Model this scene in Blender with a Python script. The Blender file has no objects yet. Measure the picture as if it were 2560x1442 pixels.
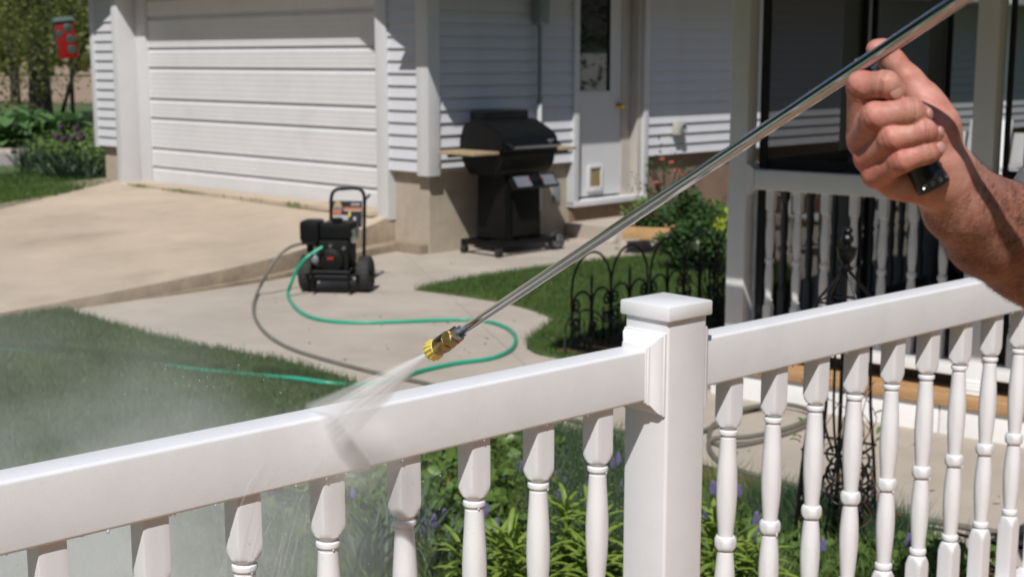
import bpy, bmesh, math, random
import numpy as np
from math import sin, cos, radians, pi, atan, sqrt, hypot, degrees
from mathutils import Vector, Matrix

random.seed(7)
RNG = np.random.default_rng(11)
S = bpy.context.scene
COL = S.collection

# ------------------------------------------------------------------ camera, world, sun, exposure
H = 1.7
FPX = 3450.0
PITCH = atan(571 / FPX)
cam_d = bpy.data.cameras.new('camera')
cam = bpy.data.objects.new('camera', cam_d)
COL.objects.link(cam)
cam.location = (0, 0, H)
cam.rotation_euler = (pi / 2 - PITCH, 0, 0)
cam_d.sensor_width = 36
cam_d.lens = FPX / 2560 * 36
cam_d.clip_start = 0.05
cam_d.clip_end = 2000
cam_d.dof.use_dof = True
cam_d.dof.focus_distance = 1.75
cam_d.dof.aperture_fstop = 9.5
S.camera = cam

# direction towards the sun (from the shadows on post, siding and rail)
TH = radians(46.3)
NR = Vector((cos(TH), -sin(TH), 0))
NL = Vector((-sin(TH), -cos(TH), 0))
SUN = (NR * 0.5 + NL * 0.65 + Vector((0, 0, 1))).normalized()
elev = math.asin(SUN.z)
world = bpy.data.worlds.new('World')
S.world = world
world.use_nodes = True
wn = world.node_tree
bg = wn.nodes['Background']
sky = wn.nodes.new('ShaderNodeTexSky')
sky.sky_type = 'NISHITA'
sky.sun_disc = False
sky.sun_elevation = elev
sky.sun_rotation = math.atan2(SUN.x, SUN.y)
sky.air_density = 1.0
sky.dust_density = 0.6
sky.ozone_density = 1.0
wn.links.new(sky.outputs[0], bg.inputs[0])
bg.inputs[1].default_value = 0.068
sun_d = bpy.data.lights.new('sun', 'SUN')
sun_d.energy = 4.3
sun_d.angle = radians(0.55)
sun_d.color = (1.0, 0.97, 0.925)
sun = bpy.data.objects.new('sun', sun_d)
COL.objects.link(sun)
sun.rotation_euler = (-SUN).to_track_quat('-Z', 'Y').to_euler()
S.view_settings.view_transform = 'Standard'
S.view_settings.look = 'None'
S.view_settings.exposure = 0.0
S.view_settings.gamma = 1.0
S.view_settings.use_curve_mapping = False
S.render.engine = 'CYCLES'
S.cycles.use_denoising = True
S.cycles.max_bounces = 8
S.cycles.transparent_max_bounces = 24
S.cycles.volume_bounces = 5
S.cycles.sample_clamp_indirect = 6
S.cycles.volume_step_rate = 0.6
S.cycles.volume_max_steps = 96


def ray(px, py):
    xc = (px - 1280) / FPX
    yc = (721 - py) / FPX
    return Vector((xc, cos(PITCH) + yc * sin(PITCH), -sin(PITCH) + yc * cos(PITCH)))


EYE = Vector((0, 0, H))


def P(px, py, z=0.0):
    """where the sight line of a photo point meets the level z"""
    r = ray(px, py)
    return EYE + r * ((z - H) / r.z)


def PY(px, py, Y):
    """the point of a sight line at distance Y into the scene"""
    r = ray(px, py)
    return EYE + r * (Y / r.y)


# ------------------------------------------------------------------ materials
def mat(name, col, rough=0.5, metal=0.0, var=0.0, scale=8.0, bump=0.0, bscale=60.0, col2=None, spec=0.5,
        stretch=None, detail=6.0, coat=0.0, dirt=None, speck=0.0):
    m = bpy.data.materials.new(name)
    m.use_nodes = True
    nt = m.node_tree
    b = nt.nodes['Principled BSDF']
    b.inputs['Base Color'].default_value = (*col, 1)
    b.inputs['Roughness'].default_value = rough
    b.inputs['Metallic'].default_value = metal
    b.inputs['Specular IOR Level'].default_value = spec
    if coat:
        b.inputs['Coat Weight'].default_value = coat
        b.inputs['Coat Roughness'].default_value = 0.1
    tc = nt.nodes.new('ShaderNodeTexCoord')
    src = tc.outputs['Object']
    if stretch:
        mp = nt.nodes.new('ShaderNodeMapping')
        mp.inputs['Scale'].default_value = stretch
        nt.links.new(src, mp.inputs['Vector'])
        src = mp.outputs['Vector']
    if var or col2:
        n = nt.nodes.new('ShaderNodeTexNoise')
        n.inputs['Scale'].default_value = scale
        n.inputs['Detail'].default_value = detail
        n.inputs['Roughness'].default_value = 0.65
        nt.links.new(src, n.inputs['Vector'])
        r = nt.nodes.new('ShaderNodeValToRGB')
        c2 = col2 if col2 else tuple(max(0, c * (1 - var)) for c in col)
        c1 = col if col2 else tuple(min(1, c * (1 + var)) for c in col)
        r.color_ramp.elements[0].position = 0.3
        r.color_ramp.elements[0].color = (*c2, 1)
        r.color_ramp.elements[1].position = 0.7
        r.color_ramp.elements[1].color = (*c1, 1)
        nt.links.new(n.outputs['Fac'], r.inputs['Fac'])
        nt.links.new(r.outputs['Color'], b.inputs['Base Color'])
    for kind, par in (('dirt', dirt), ('speck', speck)):
        if not par:
            continue
        # worn stains (broad, cloudy) or scattered specks (fine), each with a shape of its own
        sc, lo_, hi_, amt = par if kind == 'dirt' else (260.0, 0.60, 0.72, par)
        nz_ = nt.nodes.new('ShaderNodeTexNoise')
        nz_.inputs['Scale'].default_value = sc
        nz_.inputs['Detail'].default_value = 9 if kind == 'dirt' else 2
        nz_.inputs['Roughness'].default_value = 0.62
        nt.links.new(src, nz_.inputs['Vector'])
        mr_ = nt.nodes.new('ShaderNodeMapRange')
        mr_.inputs['From Min'].default_value = lo_
        mr_.inputs['From Max'].default_value = hi_
        mr_.inputs['To Min'].default_value = 0.0
        mr_.inputs['To Max'].default_value = amt
        nt.links.new(nz_.outputs['Fac'], mr_.inputs['Value'])
        mx_ = nt.nodes.new('ShaderNodeMix')
        mx_.data_type = 'RGBA'
        bc = b.inputs['Base Color']
        if bc.is_linked:
            nt.links.new(bc.links[0].from_socket, mx_.inputs['A'])
        else:
            mx_.inputs['A'].default_value = (*col, 1)
        mx_.inputs['B'].default_value = (0.10, 0.075, 0.05, 1)
        nt.links.new(mr_.outputs[0], mx_.inputs['Factor'])
        nt.links.new(mx_.outputs['Result'], bc)
    if bump:
        n2 = nt.nodes.new('ShaderNodeTexNoise')
        n2.inputs['Scale'].default_value = bscale
        n2.inputs['Detail'].default_value = 4
        nt.links.new(src, n2.inputs['Vector'])
        bp = nt.nodes.new('ShaderNodeBump')
        bp.inputs['Strength'].default_value = bump
        bp.inputs['Distance'].default_value = 0.01
        nt.links.new(n2.outputs['Fac'], bp.inputs['Height'])
        nt.links.new(bp.outputs['Normal'], b.inputs['Normal'])
    return m


def leafmat(name, col, col2, rough=0.45, trans=0.25, scale=3.0):
    m = bpy.data.materials.new(name)
    m.use_nodes = True
    nt = m.node_tree
    b = nt.nodes['Principled BSDF']
    b.inputs['Roughness'].default_value = rough
    b.inputs['Specular IOR Level'].default_value = 0.35
    tc = nt.nodes.new('ShaderNodeTexCoord')
    n = nt.nodes.new('ShaderNodeTexNoise')
    n.inputs['Scale'].default_value = scale
    n.inputs['Detail'].default_value = 8
    n.inputs['Roughness'].default_value = 0.8
    nt.links.new(tc.outputs['Object'], n.inputs['Vector'])
    r = nt.nodes.new('ShaderNodeValToRGB')
    r.color_ramp.elements[0].position = 0.32
    r.color_ramp.elements[0].color = (*col, 1)
    r.color_ramp.elements[1].position = 0.68
    r.color_ramp.elements[1].color = (*col2, 1)
    nt.links.new(n.outputs['Fac'], r.inputs['Fac'])
    nt.links.new(r.outputs['Color'], b.inputs['Base Color'])
    t = nt.nodes.new('ShaderNodeBsdfTranslucent')
    nt.links.new(r.outputs['Color'], t.inputs['Color'])
    mx = nt.nodes.new('ShaderNodeMixShader')
    mx.inputs['Fac'].default_value = trans
    nt.links.new(b.outputs[0], mx.inputs[1])
    nt.links.new(t.outputs[0], mx.inputs[2])
    nt.links.new(mx.outputs[0], nt.nodes['Material Output'].inputs['Surface'])
    return m


M = {}
M['vinyl'] = mat('white_vinyl', (0.775, 0.775, 0.795), 0.36, var=0.035, scale=9, bump=0.035, bscale=230, spec=0.42, dirt=(5.0, 0.56, 0.82, 0.09), speck=0.08)
M['porchvinyl'] = mat('porch_vinyl', (0.87, 0.87, 0.87), 0.4, var=0.03, scale=9, bump=0.08, bscale=160)
M['vinyl2'] = mat('warm_white_vinyl', (0.76, 0.755, 0.74), 0.42, var=0.03, scale=6)  # slightly warmer white than the railing vinyl
M['siding'] = mat('white_siding', (0.56, 0.565, 0.595), 0.5, var=0.04, scale=5, bump=0.05, bscale=90, dirt=(2.6, 0.55, 0.85, 0.12))
M['trim'] = mat('white_trim', (0.60, 0.60, 0.615), 0.45, var=0.03, scale=4)
M['garage'] = mat('garage_white', (0.65, 0.65, 0.67), 0.42, var=0.04, scale=3, dirt=(2.2, 0.55, 0.85, 0.14))
M['jamb'] = mat('cream_jamb', (0.50, 0.46, 0.42), 0.5, var=0.06, scale=6)
M['found'] = mat('foundation_concrete', (0.41, 0.35, 0.275), 0.9, dirt=(2.5, 0.52, 0.8, 0.4), var=0.16, scale=3.2, bump=0.25, bscale=35, detail=10)
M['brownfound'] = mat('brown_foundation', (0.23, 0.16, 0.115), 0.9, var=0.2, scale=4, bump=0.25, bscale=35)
M['drive'] = mat('driveway_concrete', (0.47, 0.385, 0.295), 0.92, var=0.17, scale=1.1, bump=0.35, bscale=90, detail=14, dirt=(1.3, 0.55, 0.82, 0.42), speck=0.35)
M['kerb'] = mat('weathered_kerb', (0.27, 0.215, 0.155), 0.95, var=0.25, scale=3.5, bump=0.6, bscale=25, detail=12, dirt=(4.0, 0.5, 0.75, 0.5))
M['patio'] = mat('patio_concrete', (0.43, 0.375, 0.318), 0.92, var=0.15, scale=1.4, bump=0.35, bscale=110, detail=14, dirt=(1.7, 0.56, 0.84, 0.35), speck=0.30)
M['joint'] = mat('joint_dark', (0.24, 0.20, 0.17), 0.95)
M['soil'] = mat('mulch_soil', (0.17, 0.085, 0.045), 0.95, scale=40, col2=(0.05, 0.03, 0.02), bump=1.0, bscale=50)
M['lawnbase'] = mat('lawn_base', (0.07, 0.11, 0.03), 0.95, var=0.4, scale=5, bump=0.5, bscale=60)
M['field'] = mat('bare_field', (0.30, 0.215, 0.15), 0.95, var=0.12, scale=0.3)
M['gravel'] = mat('gravel_path', (0.27, 0.25, 0.24), 0.95, var=0.2, scale=14)
M['shingle'] = mat('roof_shingle', (0.09, 0.085, 0.08), 0.9, var=0.3, scale=20)
M['black'] = mat('black_enamel', (0.006, 0.0065, 0.007), 0.42, var=0.3, scale=12, bump=0.05, bscale=80, spec=0.22)
M['blackmat'] = mat('matt_black', (0.008, 0.008, 0.008), 0.6, var=0.3, scale=20, spec=0.2)
M['rubber'] = mat('tyre_rubber', (0.026, 0.025, 0.024), 0.75, var=0.3, scale=15, bump=0.3, bscale=60)
M['grip'] = mat('black_grip', (0.008, 0.008, 0.008), 0.28, bump=0.04, bscale=200)
M['iron'] = mat('wrought_iron', (0.006, 0.006, 0.007), 0.35, var=0.4, scale=30, bump=0.25, bscale=120)
M['greyiron'] = mat('grey_iron', (0.07, 0.07, 0.08), 0.5, metal=0.6, var=0.3, scale=30)
M['chrome'] = mat('chrome_tube', (0.47, 0.47, 0.48), 0.03, metal=1.0)
M['brass'] = mat('worn_brass', (0.55, 0.36, 0.14), 0.27, metal=1.0, col2=(0.36, 0.24, 0.11), scale=60, bump=0.15, bscale=180)
M['steel'] = mat('steel', (0.55, 0.55, 0.55), 0.28, metal=1.0)
M['alu'] = mat('aluminium', (0.24, 0.25, 0.27), 0.45, metal=0.4, var=0.1, scale=10)
M['yellow'] = mat('yellow_plastic', (0.88, 0.74, 0.15), 0.4, var=0.06, scale=40)
M['greenhose'] = mat('green_hose', (0.012, 0.33, 0.20), 0.32, var=0.15, scale=6)
M['greyhose'] = mat('grey_hose', (0.15, 0.14, 0.115), 0.5, var=0.15, scale=6)
M['orange'] = mat('orange_print', (0.52, 0.15, 0.05), 0.5)
M['tanprint'] = mat('tan_print', (0.45, 0.30, 0.15), 0.5)
M['whiteprint'] = mat('white_print', (0.42, 0.42, 0.42), 0.5)
M['redprint'] = mat('red_print', (0.28, 0.02, 0.015), 0.5)
M['navy'] = mat('dark_panel', (0.02, 0.022, 0.03), 0.4)
M['yellowprint'] = mat('yellow_print', (0.7, 0.55, 0.05), 0.5)
M['shelfwood'] = mat('shelf_wood', (0.40, 0.30, 0.18), 0.5, var=0.25, scale=5, stretch=(2, 14, 14))
M['deckwood'] = mat('deck_wood', (0.46, 0.27, 0.13), 0.65, var=0.22, scale=6, stretch=(2, 12, 12))
M['greydeck'] = mat('weathered_deck', (0.36, 0.205, 0.11), 0.75, var=0.2, scale=6, stretch=(2, 12, 12))
M['oldwood'] = mat('old_wood', (0.22, 0.15, 0.10), 0.8, var=0.3, scale=6, stretch=(2, 12, 12))
M['planter'] = mat('planter_wood', (0.48, 0.29, 0.13), 0.75, var=0.25, scale=6, stretch=(3, 12, 12))
M['rust'] = mat('rusty_stake', (0.20, 0.07, 0.03), 0.85, var=0.4, scale=8)
M['stone'] = mat('edging_stone', (0.42, 0.37, 0.32), 0.9, var=0.2, scale=6, bump=0.5, bscale=20)
M['screenframe'] = mat('dark_screen_frame', (0.016, 0.017, 0.018), 0.5)
M['redtin'] = mat('shaded_red_tin', (0.24, 0.007, 0.006), 0.4, var=0.2, scale=8)  # red darkened to stand for the shade of the leaves
M['greentin'] = mat('green_tin', (0.03, 0.075, 0.06), 0.5, var=0.2, scale=12)
M['brasslike'] = mat('brass_knob', (0.6, 0.42, 0.12), 0.25, metal=1.0)
M['flap'] = mat('tan_flap', (0.27, 0.20, 0.09), 0.35, var=0.15, scale=8)
M['bark'] = mat('bark', (0.045, 0.036, 0.028), 0.95, var=0.4, scale=8, stretch=(3, 3, 0.6), bump=0.8, bscale=18)
M['twig'] = mat('dry_vine', (0.16, 0.085, 0.05), 0.8, var=0.3, scale=20)
M['shirt'] = mat('grey_shirt', (0.16, 0.16, 0.175), 0.9, var=0.08, scale=40, bump=0.3, bscale=400)
M['nail'] = mat('nail', (0.52, 0.28, 0.235), 0.3)
M['hair'] = mat('arm_hair', (0.028, 0.014, 0.008), 0.5)
M['meter'] = mat('grey_box', (0.20, 0.24, 0.25), 0.5)
M['pvc'] = mat('white_pvc', (0.66, 0.67, 0.68), 0.45)
M['ventcream'] = mat('vent_cream', (0.48, 0.46, 0.40), 0.55)

M['grass'] = leafmat('lawn_grass', (0.035, 0.090, 0.016), (0.105, 0.175, 0.040), 0.5, 0.3, 1.6)
M['drygrass'] = leafmat('dry_grass', (0.15, 0.16, 0.05), (0.27, 0.24, 0.10), 0.6, 0.3, 3)
M['tree'] = leafmat('tree_leaf', (0.12, 0.15, 0.035), (0.25, 0.27, 0.085), 0.6, 0.45, 1.2)
M['shrub'] = leafmat('shrub_leaf', (0.018, 0.050, 0.013), (0.055, 0.115, 0.028), 0.65, 0.2, 9)
M['lime'] = leafmat('lime_leaf', (0.22, 0.30, 0.02), (0.42, 0.48, 0.05), 0.5, 0.3, 9)
M['midgreen'] = leafmat('mid_leaf', (0.075, 0.145, 0.035), (0.18, 0.27, 0.07), 0.45, 0.3, 9)
M['hosta'] = leafmat('hosta_leaf', (0.05, 0.12, 0.035), (0.17, 0.28, 0.11), 0.45, 0.2, 5)
M['iris'] = leafmat('iris_leaf', (0.045, 0.085, 0.05), (0.10, 0.15, 0.085), 0.5, 0.25, 6)
M['lily'] = leafmat('lily_leaf', (0.15, 0.24, 0.035), (0.30, 0.40, 0.085), 0.45, 0.3, 14)
M['broad'] = leafmat('broad_leaf', (0.07, 0.14, 0.03), (0.18, 0.28, 0.065), 0.38, 0.25, 14)
M['bluegrass'] = leafmat('blue_grass', (0.045, 0.095, 0.05), (0.10, 0.165, 0.09), 0.5, 0.25, 14)
M['dryhead'] = leafmat('dry_heads', (0.11, 0.125, 0.05), (0.20, 0.20, 0.09), 0.6, 0.2, 14)
M['muscari'] = mat('violet_bells', (0.17, 0.15, 0.30), 0.5, var=0.3, scale=60)
M['redpetal'] = mat('red_petal', (0.70, 0.03, 0.012), 0.5)
M['rosepetal'] = mat('rose_petal', (0.62, 0.12, 0.07), 0.5)
M['purplepetal'] = mat('purple_petal', (0.045, 0.016, 0.04), 0.6)


def screen_material():
    m = bpy.data.materials.new('insect_screen')
    m.use_nodes = True
    nt = m.node_tree
    nt.nodes.clear()
    out = nt.nodes.new('ShaderNodeOutputMaterial')
    tr = nt.nodes.new('ShaderNodeBsdfTransparent')
    df = nt.nodes.new('ShaderNodeBsdfDiffuse')
    df.inputs['Color'].default_value = (0.012, 0.013, 0.014, 1)
    mx = nt.nodes.new('ShaderNodeMixShader')
    mx.inputs['Fac'].default_value = 0.55
    nt.links.new(tr.outputs[0], mx.inputs[1])
    nt.links.new(df.outputs[0], mx.inputs[2])
    nt.links.new(mx.outputs[0], out.inputs['Surface'])
    return m


M['screen'] = screen_material()


def glass_material():
    m = bpy.data.materials.new('door_glass')
    m.use_nodes = True
    b = m.node_tree.nodes['Principled BSDF']
    b.inputs['Base Color'].default_value = (0.004, 0.005, 0.005, 1)
    b.inputs['Roughness'].default_value = 0.03
    b.inputs['IOR'].default_value = 1.9
    return m


M['glass'] = glass_material()


def skin_material():
    m = bpy.data.materials.new('skin')
    m.use_nodes = True
    nt = m.node_tree
    b = nt.nodes['Principled BSDF']
    b.inputs['Roughness'].default_value = 0.52
    b.inputs['Specular IOR Level'].default_value = 0.42
    b.inputs['Subsurface Weight'].default_value = 0.05
    b.inputs['Subsurface Radius'].default_value = (1.0, 0.3, 0.15)
    b.inputs['Subsurface Scale'].default_value = 0.006
    at = nt.nodes.new('ShaderNodeAttribute')
    at.attribute_name = 'tone'
    tc = nt.nodes.new('ShaderNodeTexCoord')
    n = nt.nodes.new('ShaderNodeTexNoise')
    n.inputs['Scale'].default_value = 55
    n.inputs['Detail'].default_value = 7
    n.inputs['Roughness'].default_value = 0.7
    nt.links.new(tc.outputs['Object'], n.inputs['Vector'])
    ramp = nt.nodes.new('ShaderNodeValToRGB')
    ramp.color_ramp.elements[0].position = 0.35
    ramp.color_ramp.elements[0].color = (0.80, 0.60, 0.58, 1)
    ramp.color_ramp.elements[1].position = 0.68
    ramp.color_ramp.elements[1].color = (1.06, 1.08, 1.06, 1)
    nt.links.new(n.outputs['Fac'], ramp.inputs['Fac'])
    mul = nt.nodes.new('ShaderNodeMix')
    mul.data_type = 'RGBA'
    mul.blend_type = 'MULTIPLY'
    mul.inputs['Factor'].default_value = 1.0
    nt.links.new(at.outputs['Color'], mul.inputs['A'])
    nt.links.new(ramp.outputs['Color'], mul.inputs['B'])
    nt.links.new(mul.outputs['Result'], b.inputs['Base Color'])
    n2 = nt.nodes.new('ShaderNodeTexNoise')
    n2.inputs['Scale'].default_value = 420
    n2.inputs['Detail'].default_value = 5
    nt.links.new(tc.outputs['Object'], n2.inputs['Vector'])
    v = nt.nodes.new('ShaderNodeTexVoronoi')
    v.inputs['Scale'].default_value = 700
    nt.links.new(tc.outputs['Object'], v.inputs['Vector'])
    ad = nt.nodes.new('ShaderNodeMath')
    ad.operation = 'ADD'
    nt.links.new(n2.outputs['Fac'], ad.inputs[0])
    nt.links.new(v.outputs['Distance'], ad.inputs[1])
    bp = nt.nodes.new('ShaderNodeBump')
    bp.inputs['Strength'].default_value = 0.22
    bp.inputs['Distance'].default_value = 0.0010
    nt.links.new(ad.outputs[0], bp.inputs['Height'])
    nt.links.new(bp.outputs['Normal'], b.inputs['Normal'])
    return m


M['skin'] = skin_material()


# ------------------------------------------------------------------ mesh helpers
def tag(o, label=None, cat=None, group=None, kind=None):
    if label:
        o['label'] = label
    if cat:
        o['category'] = cat
    if group:
        o['group'] = group
    if kind:
        o['kind'] = kind
    return o


def link(name, me, parent=None):
    o = bpy.data.objects.new(name, me)
    COL.objects.link(o)
    if parent:
        o.parent = parent
    return o


def empty(name, loc=(0, 0, 0), rz=0.0):
    o = bpy.data.objects.new(name, None)
    o.empty_display_size = 0.1
    COL.objects.link(o)
    o.location = loc
    o.rotation_euler = (0, 0, rz)
    return o


class MB:
    def __init__(s):
        s.v = []
        s.f = []

    def add(s, vs, fs):
        b = len(s.v)
        s.v.extend([tuple(v) for v in vs])
        s.f.extend([tuple(b + i for i in f) for f in fs])

    def box(s, lo, hi, bevel=0.0):
        if bevel <= 0:
            x0, y0, z0 = lo
            x1, y1, z1 = hi
            s.add([(x0, y0, z0), (x1, y0, z0), (x1, y1, z0), (x0, y1, z0), (x0, y0, z1), (x1, y0, z1), (x1, y1, z1), (x0, y1, z1)],
                  [(0, 3, 2, 1), (4, 5, 6, 7), (0, 1, 5, 4), (1, 2, 6, 5), (2, 3, 7, 6), (3, 0, 4, 7)])
        else:
            bm = bmesh.new()
            bmesh.ops.create_cube(bm, size=1.0)
            c = [(a + b) / 2 for a, b in zip(lo, hi)]
            d = [abs(b - a) for a, b in zip(lo, hi)]
            for v in bm.verts:
                v.co = Vector((v.co.x * d[0] + c[0], v.co.y * d[1] + c[1], v.co.z * d[2] + c[2]))
            bmesh.ops.bevel(bm, geom=bm.edges[:], offset=bevel, segments=2, affect='EDGES', profile=0.6)
            s.bm(bm)

    def bm(s, bm):
        bm.verts.index_update()
        s.add([v.co[:] for v in bm.verts], [[v.index for v in f.verts] for f in bm.faces])
        bm.free()

    def obox(s, O, ax, ay, az, lo, hi):
        """box in a frame of its own"""
        b = len(s.v)
        s.box(lo, hi)
        for i in range(b, len(s.v)):
            x, y, z = s.v[i]
            s.v[i] = tuple(O + ax * x + ay * y + az * z)

    def tube(s, pts, r, n=8, cap=True):
        pts = [Vector(p) for p in pts]
        m = len(pts)
        rs = r if isinstance(r, (list, tuple)) else [r] * m
        up = None
        rings = []
        for i in range(m):
            t = (pts[min(i + 1, m - 1)] - pts[max(i - 1, 0)])
            if t.length < 1e-9:
                t = Vector((0, 0, 1))
            t.normalize()
            if up is None:
                a = Vector((0, 0, 1)) if abs(t.z) < 0.9 else Vector((1, 0, 0))
                up = (a - t * a.dot(t)).normalized()
            else:
                up = (up - t * up.dot(t))
                if up.length < 1e-6:
                    up = t.orthogonal()
                up.normalize()
            w = t.cross(up)
            rings.append([pts[i] + (up * cos(2 * pi * k / n) + w * sin(2 * pi * k / n)) * rs[i] for k in range(n)])
        b = len(s.v)
        for q in rings:
            s.v.extend([tuple(p) for p in q])
        for i in range(m - 1):
            for k in range(n):
                k2 = (k + 1) % n
                s.f.append((b + i * n + k, b + i * n + k2, b + (i + 1) * n + k2, b + (i + 1) * n + k))
        if cap:
            s.f.append(tuple(b + k for k in range(n))[::-1])
            s.f.append(tuple(b + (m - 1) * n + k for k in range(n)))

    def lathe(s, O, axis, prof, n=24, cap=True, ref=None):
        """prof: list of (distance along axis, radius)"""
        axis = Vector(axis).normalized()
        O = Vector(O)
        u = (Vector(ref) if ref else axis.orthogonal())
        u = (u - axis * u.dot(axis)).normalized()
        w = axis.cross(u)
        b = len(s.v)
        for (d, r) in prof:
            for k in range(n):
                a = 2 * pi * k / n
                s.v.append(tuple(O + axis * d + (u * cos(a) + w * sin(a)) * r))
        for i in range(len(prof) - 1):
            for k in range(n):
                k2 = (k + 1) % n
                s.f.append((b + i * n + k, b + i * n + k2, b + (i + 1) * n + k2, b + (i + 1) * n + k))
        if cap:
            s.f.append(tuple(b + k for k in range(n))[::-1])
            s.f.append(tuple(b + (len(prof) - 1) * n + k for k in range(n)))

    def prism(s, poly, z0, z1):
        n = len(poly)
        b = len(s.v)
        for z in (z0, z1):
            for i, p in enumerate(poly):
                zz = z[i] if isinstance(z, (list, tuple)) else z
                s.v.append((p[0], p[1], zz))
        s.f.append(tuple(b + i for i in range(n))[::-1])
        s.f.append(tuple(b + n + i for i in range(n)))
        for i in range(n):
            j = (i + 1) % n
            s.f.append((b + i, b + j, b + n + j, b + n + i))

    def ellipsoid(s, c, r, n=12, m=8, M3=None):
        b = len(s.v)
        c = Vector(c)
        for i in range(m + 1):
            t = pi * i / m
            for k in range(n):
                a = 2 * pi * k / n
                p = Vector((r[0] * sin(t) * cos(a), r[1] * sin(t) * sin(a), r[2] * cos(t)))
                if M3:
                    p = M3 @ p
                s.v.append(tuple(c + p))
        for i in range(m):
            for k in range(n):
                k2 = (k + 1) % n
                s.f.append((b + i * n + k, b + (i + 1) * n + k, b + (i + 1) * n + k2, b + i * n + k2))

    def mesh(s, name, mt=None, angle=38):
        me = bpy.data.meshes.new(name)
        me.from_pydata(s.v, [], s.f)
        if mt:
            me.materials.append(M[mt] if isinstance(mt, str) else mt)
        fix(me, angle)
        return me

    def build(s, name, mt, parent=None, angle=38):
        return link(name, s.mesh(name, mt, angle), parent)


def fix(me, angle=38):
    bm = bmesh.new()
    bm.from_mesh(me)
    bmesh.ops.remove_doubles(bm, verts=bm.verts, dist=1e-6)
    bmesh.ops.recalc_face_normals(bm, faces=bm.faces)
    bm.to_mesh(me)
    bm.free()
    if angle:
        me.shade_smooth()
        me.set_sharp_from_angle(angle=radians(angle))


def catmull(pts, k=8, closed=False):
    pts = [Vector(p) for p in pts]
    out = []
    n = len(pts)
    for i in range(n - 1):
        p0 = pts[max(i - 1, 0)]
        p1 = pts[i]
        p2 = pts[i + 1]
        p3 = pts[min(i + 2, n - 1)]
        for j in range(k):
            t = j / k
            out.append(0.5 * ((2 * p1) + (p2 - p0) * t + (2 * p0 - 5 * p1 + 4 * p2 - p3) * t * t + (3 * p1 - p0 - 3 * p2 + p3) * t ** 3))
    out.append(pts[-1])
    return out


def big_mesh(name, verts, faces4, mt, parent=None):
    """verts (N,3) float array, faces4 (M,4) int array"""
    me = bpy.data.meshes.new(name)
    nv, nf = len(verts), len(faces4)
    me.vertices.add(nv)
    me.vertices.foreach_set('co', np.asarray(verts, np.float32).ravel())
    me.loops.add(nf * 4)
    me.loops.foreach_set('vertex_index', np.asarray(faces4, np.int32).ravel())
    me.polygons.add(nf)
    me.polygons.foreach_set('loop_start', np.arange(0, nf * 4, 4, dtype=np.int32))
    me.materials.append(M[mt])
    me.update(calc_edges=True)
    me.validate()
    return link(name, me, parent)


def inside(poly, x, y):
    c = np.zeros(len(x), bool)
    n = len(poly)
    j = n - 1
    for i in range(n):
        xi, yi = poly[i][0], poly[i][1]
        xj, yj = poly[j][0], poly[j][1]
        hit = ((yi > y) != (yj > y)) & (x < (xj - xi) * (y - yi) / (yj - yi + 1e-12) + xi)
        c ^= hit
        j = i
    return c


def scatter(poly, n, rng=RNG):
    xs = [p[0] for p in poly]
    ys = [p[1] for p in poly]
    out = []
    got = 0
    while got < n:
        x = rng.uniform(min(xs), max(xs), n * 2)
        y = rng.uniform(min(ys), max(ys), n * 2)
        k = inside(poly, x, y)
        out.append(np.stack([x[k], y[k]], 1))
        got += k.sum()
    return np.concatenate(out)[:n]


def blades(pos, z, hgt, wid, lean=0.5):
    """curved tapering grass blades: two quads each"""
    n = len(pos)
    a = RNG.uniform(0, 2 * pi, n)
    h = RNG.uniform(hgt[0], hgt[1], n)
    w = RNG.uniform(wid[0], wid[1], n)
    l = RNG.uniform(0.05, lean, n) * h
    d = RNG.uniform(0, 2 * pi, n)
    side = np.stack([np.cos(a), np.sin(a), 0 * a], 1)
    ld = np.stack([np.cos(d), np.sin(d), 0 * a], 1)
    base = np.stack([pos[:, 0], pos[:, 1], np.full(n, z) if np.isscalar(z) else z], 1)
    up = np.array([0, 0, 1.0])
    v = np.empty((n, 6, 3))
    v[:, 0] = base - side * w[:, None] / 2
    v[:, 1] = base + side * w[:, None] / 2
    m = base + up * (h * 0.55)[:, None] + ld * (l * 0.35)[:, None]
    v[:, 2] = m + side * w[:, None] * 0.4
    v[:, 3] = m - side * w[:, None] * 0.4
    t = base + up * h[:, None] + ld * l[:, None]
    v[:, 4] = t + side * w[:, None] * 0.06
    v[:, 5] = t - side * w[:, None] * 0.06
    o = (np.arange(n) * 6)[:, None]
    f = np.concatenate([o + np.array([[0, 1, 2, 3]]), o + np.array([[3, 2, 4, 5]])], 0)
    return v.reshape(-1, 3), f


def leaf_cards(c, size, rng=RNG, aspect=0.55, flat=0.3):
    """small folded leaves at points c (N,3)"""
    n = len(c)
    d = rng.normal(size=(n, 3))
    d[:, 2] *= (1 - flat)
    d /= np.linalg.norm(d, axis=1)[:, None]
    q = rng.normal(size=(n, 3))
    s = np.cross(d, q)
    s /= np.linalg.norm(s, axis=1)[:, None]
    nn = np.cross(d, s)
    L = rng.uniform(size[0], size[1], n)[:, None]
    v = np.empty((n, 6, 3))
    v[:, 0] = c
    v[:, 1] = c + d * L * 0.5 + s * L * aspect * 0.5 + nn * L * 0.12
    v[:, 2] = c + d * L
    v[:, 3] = c + d * L * 0.5 - s * L * aspect * 0.5 + nn * L * 0.12
    v[:, 4] = c + d * L * 0.5
    v[:, 5] = c + d * L * 1.02
    o = (np.arange(n) * 6)[:, None]
    f = np.concatenate([o + np.array([[0, 1, 2, 4]]), o + np.array([[0, 4, 2, 3]])], 0)
    return v.reshape(-1, 3), f


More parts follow.
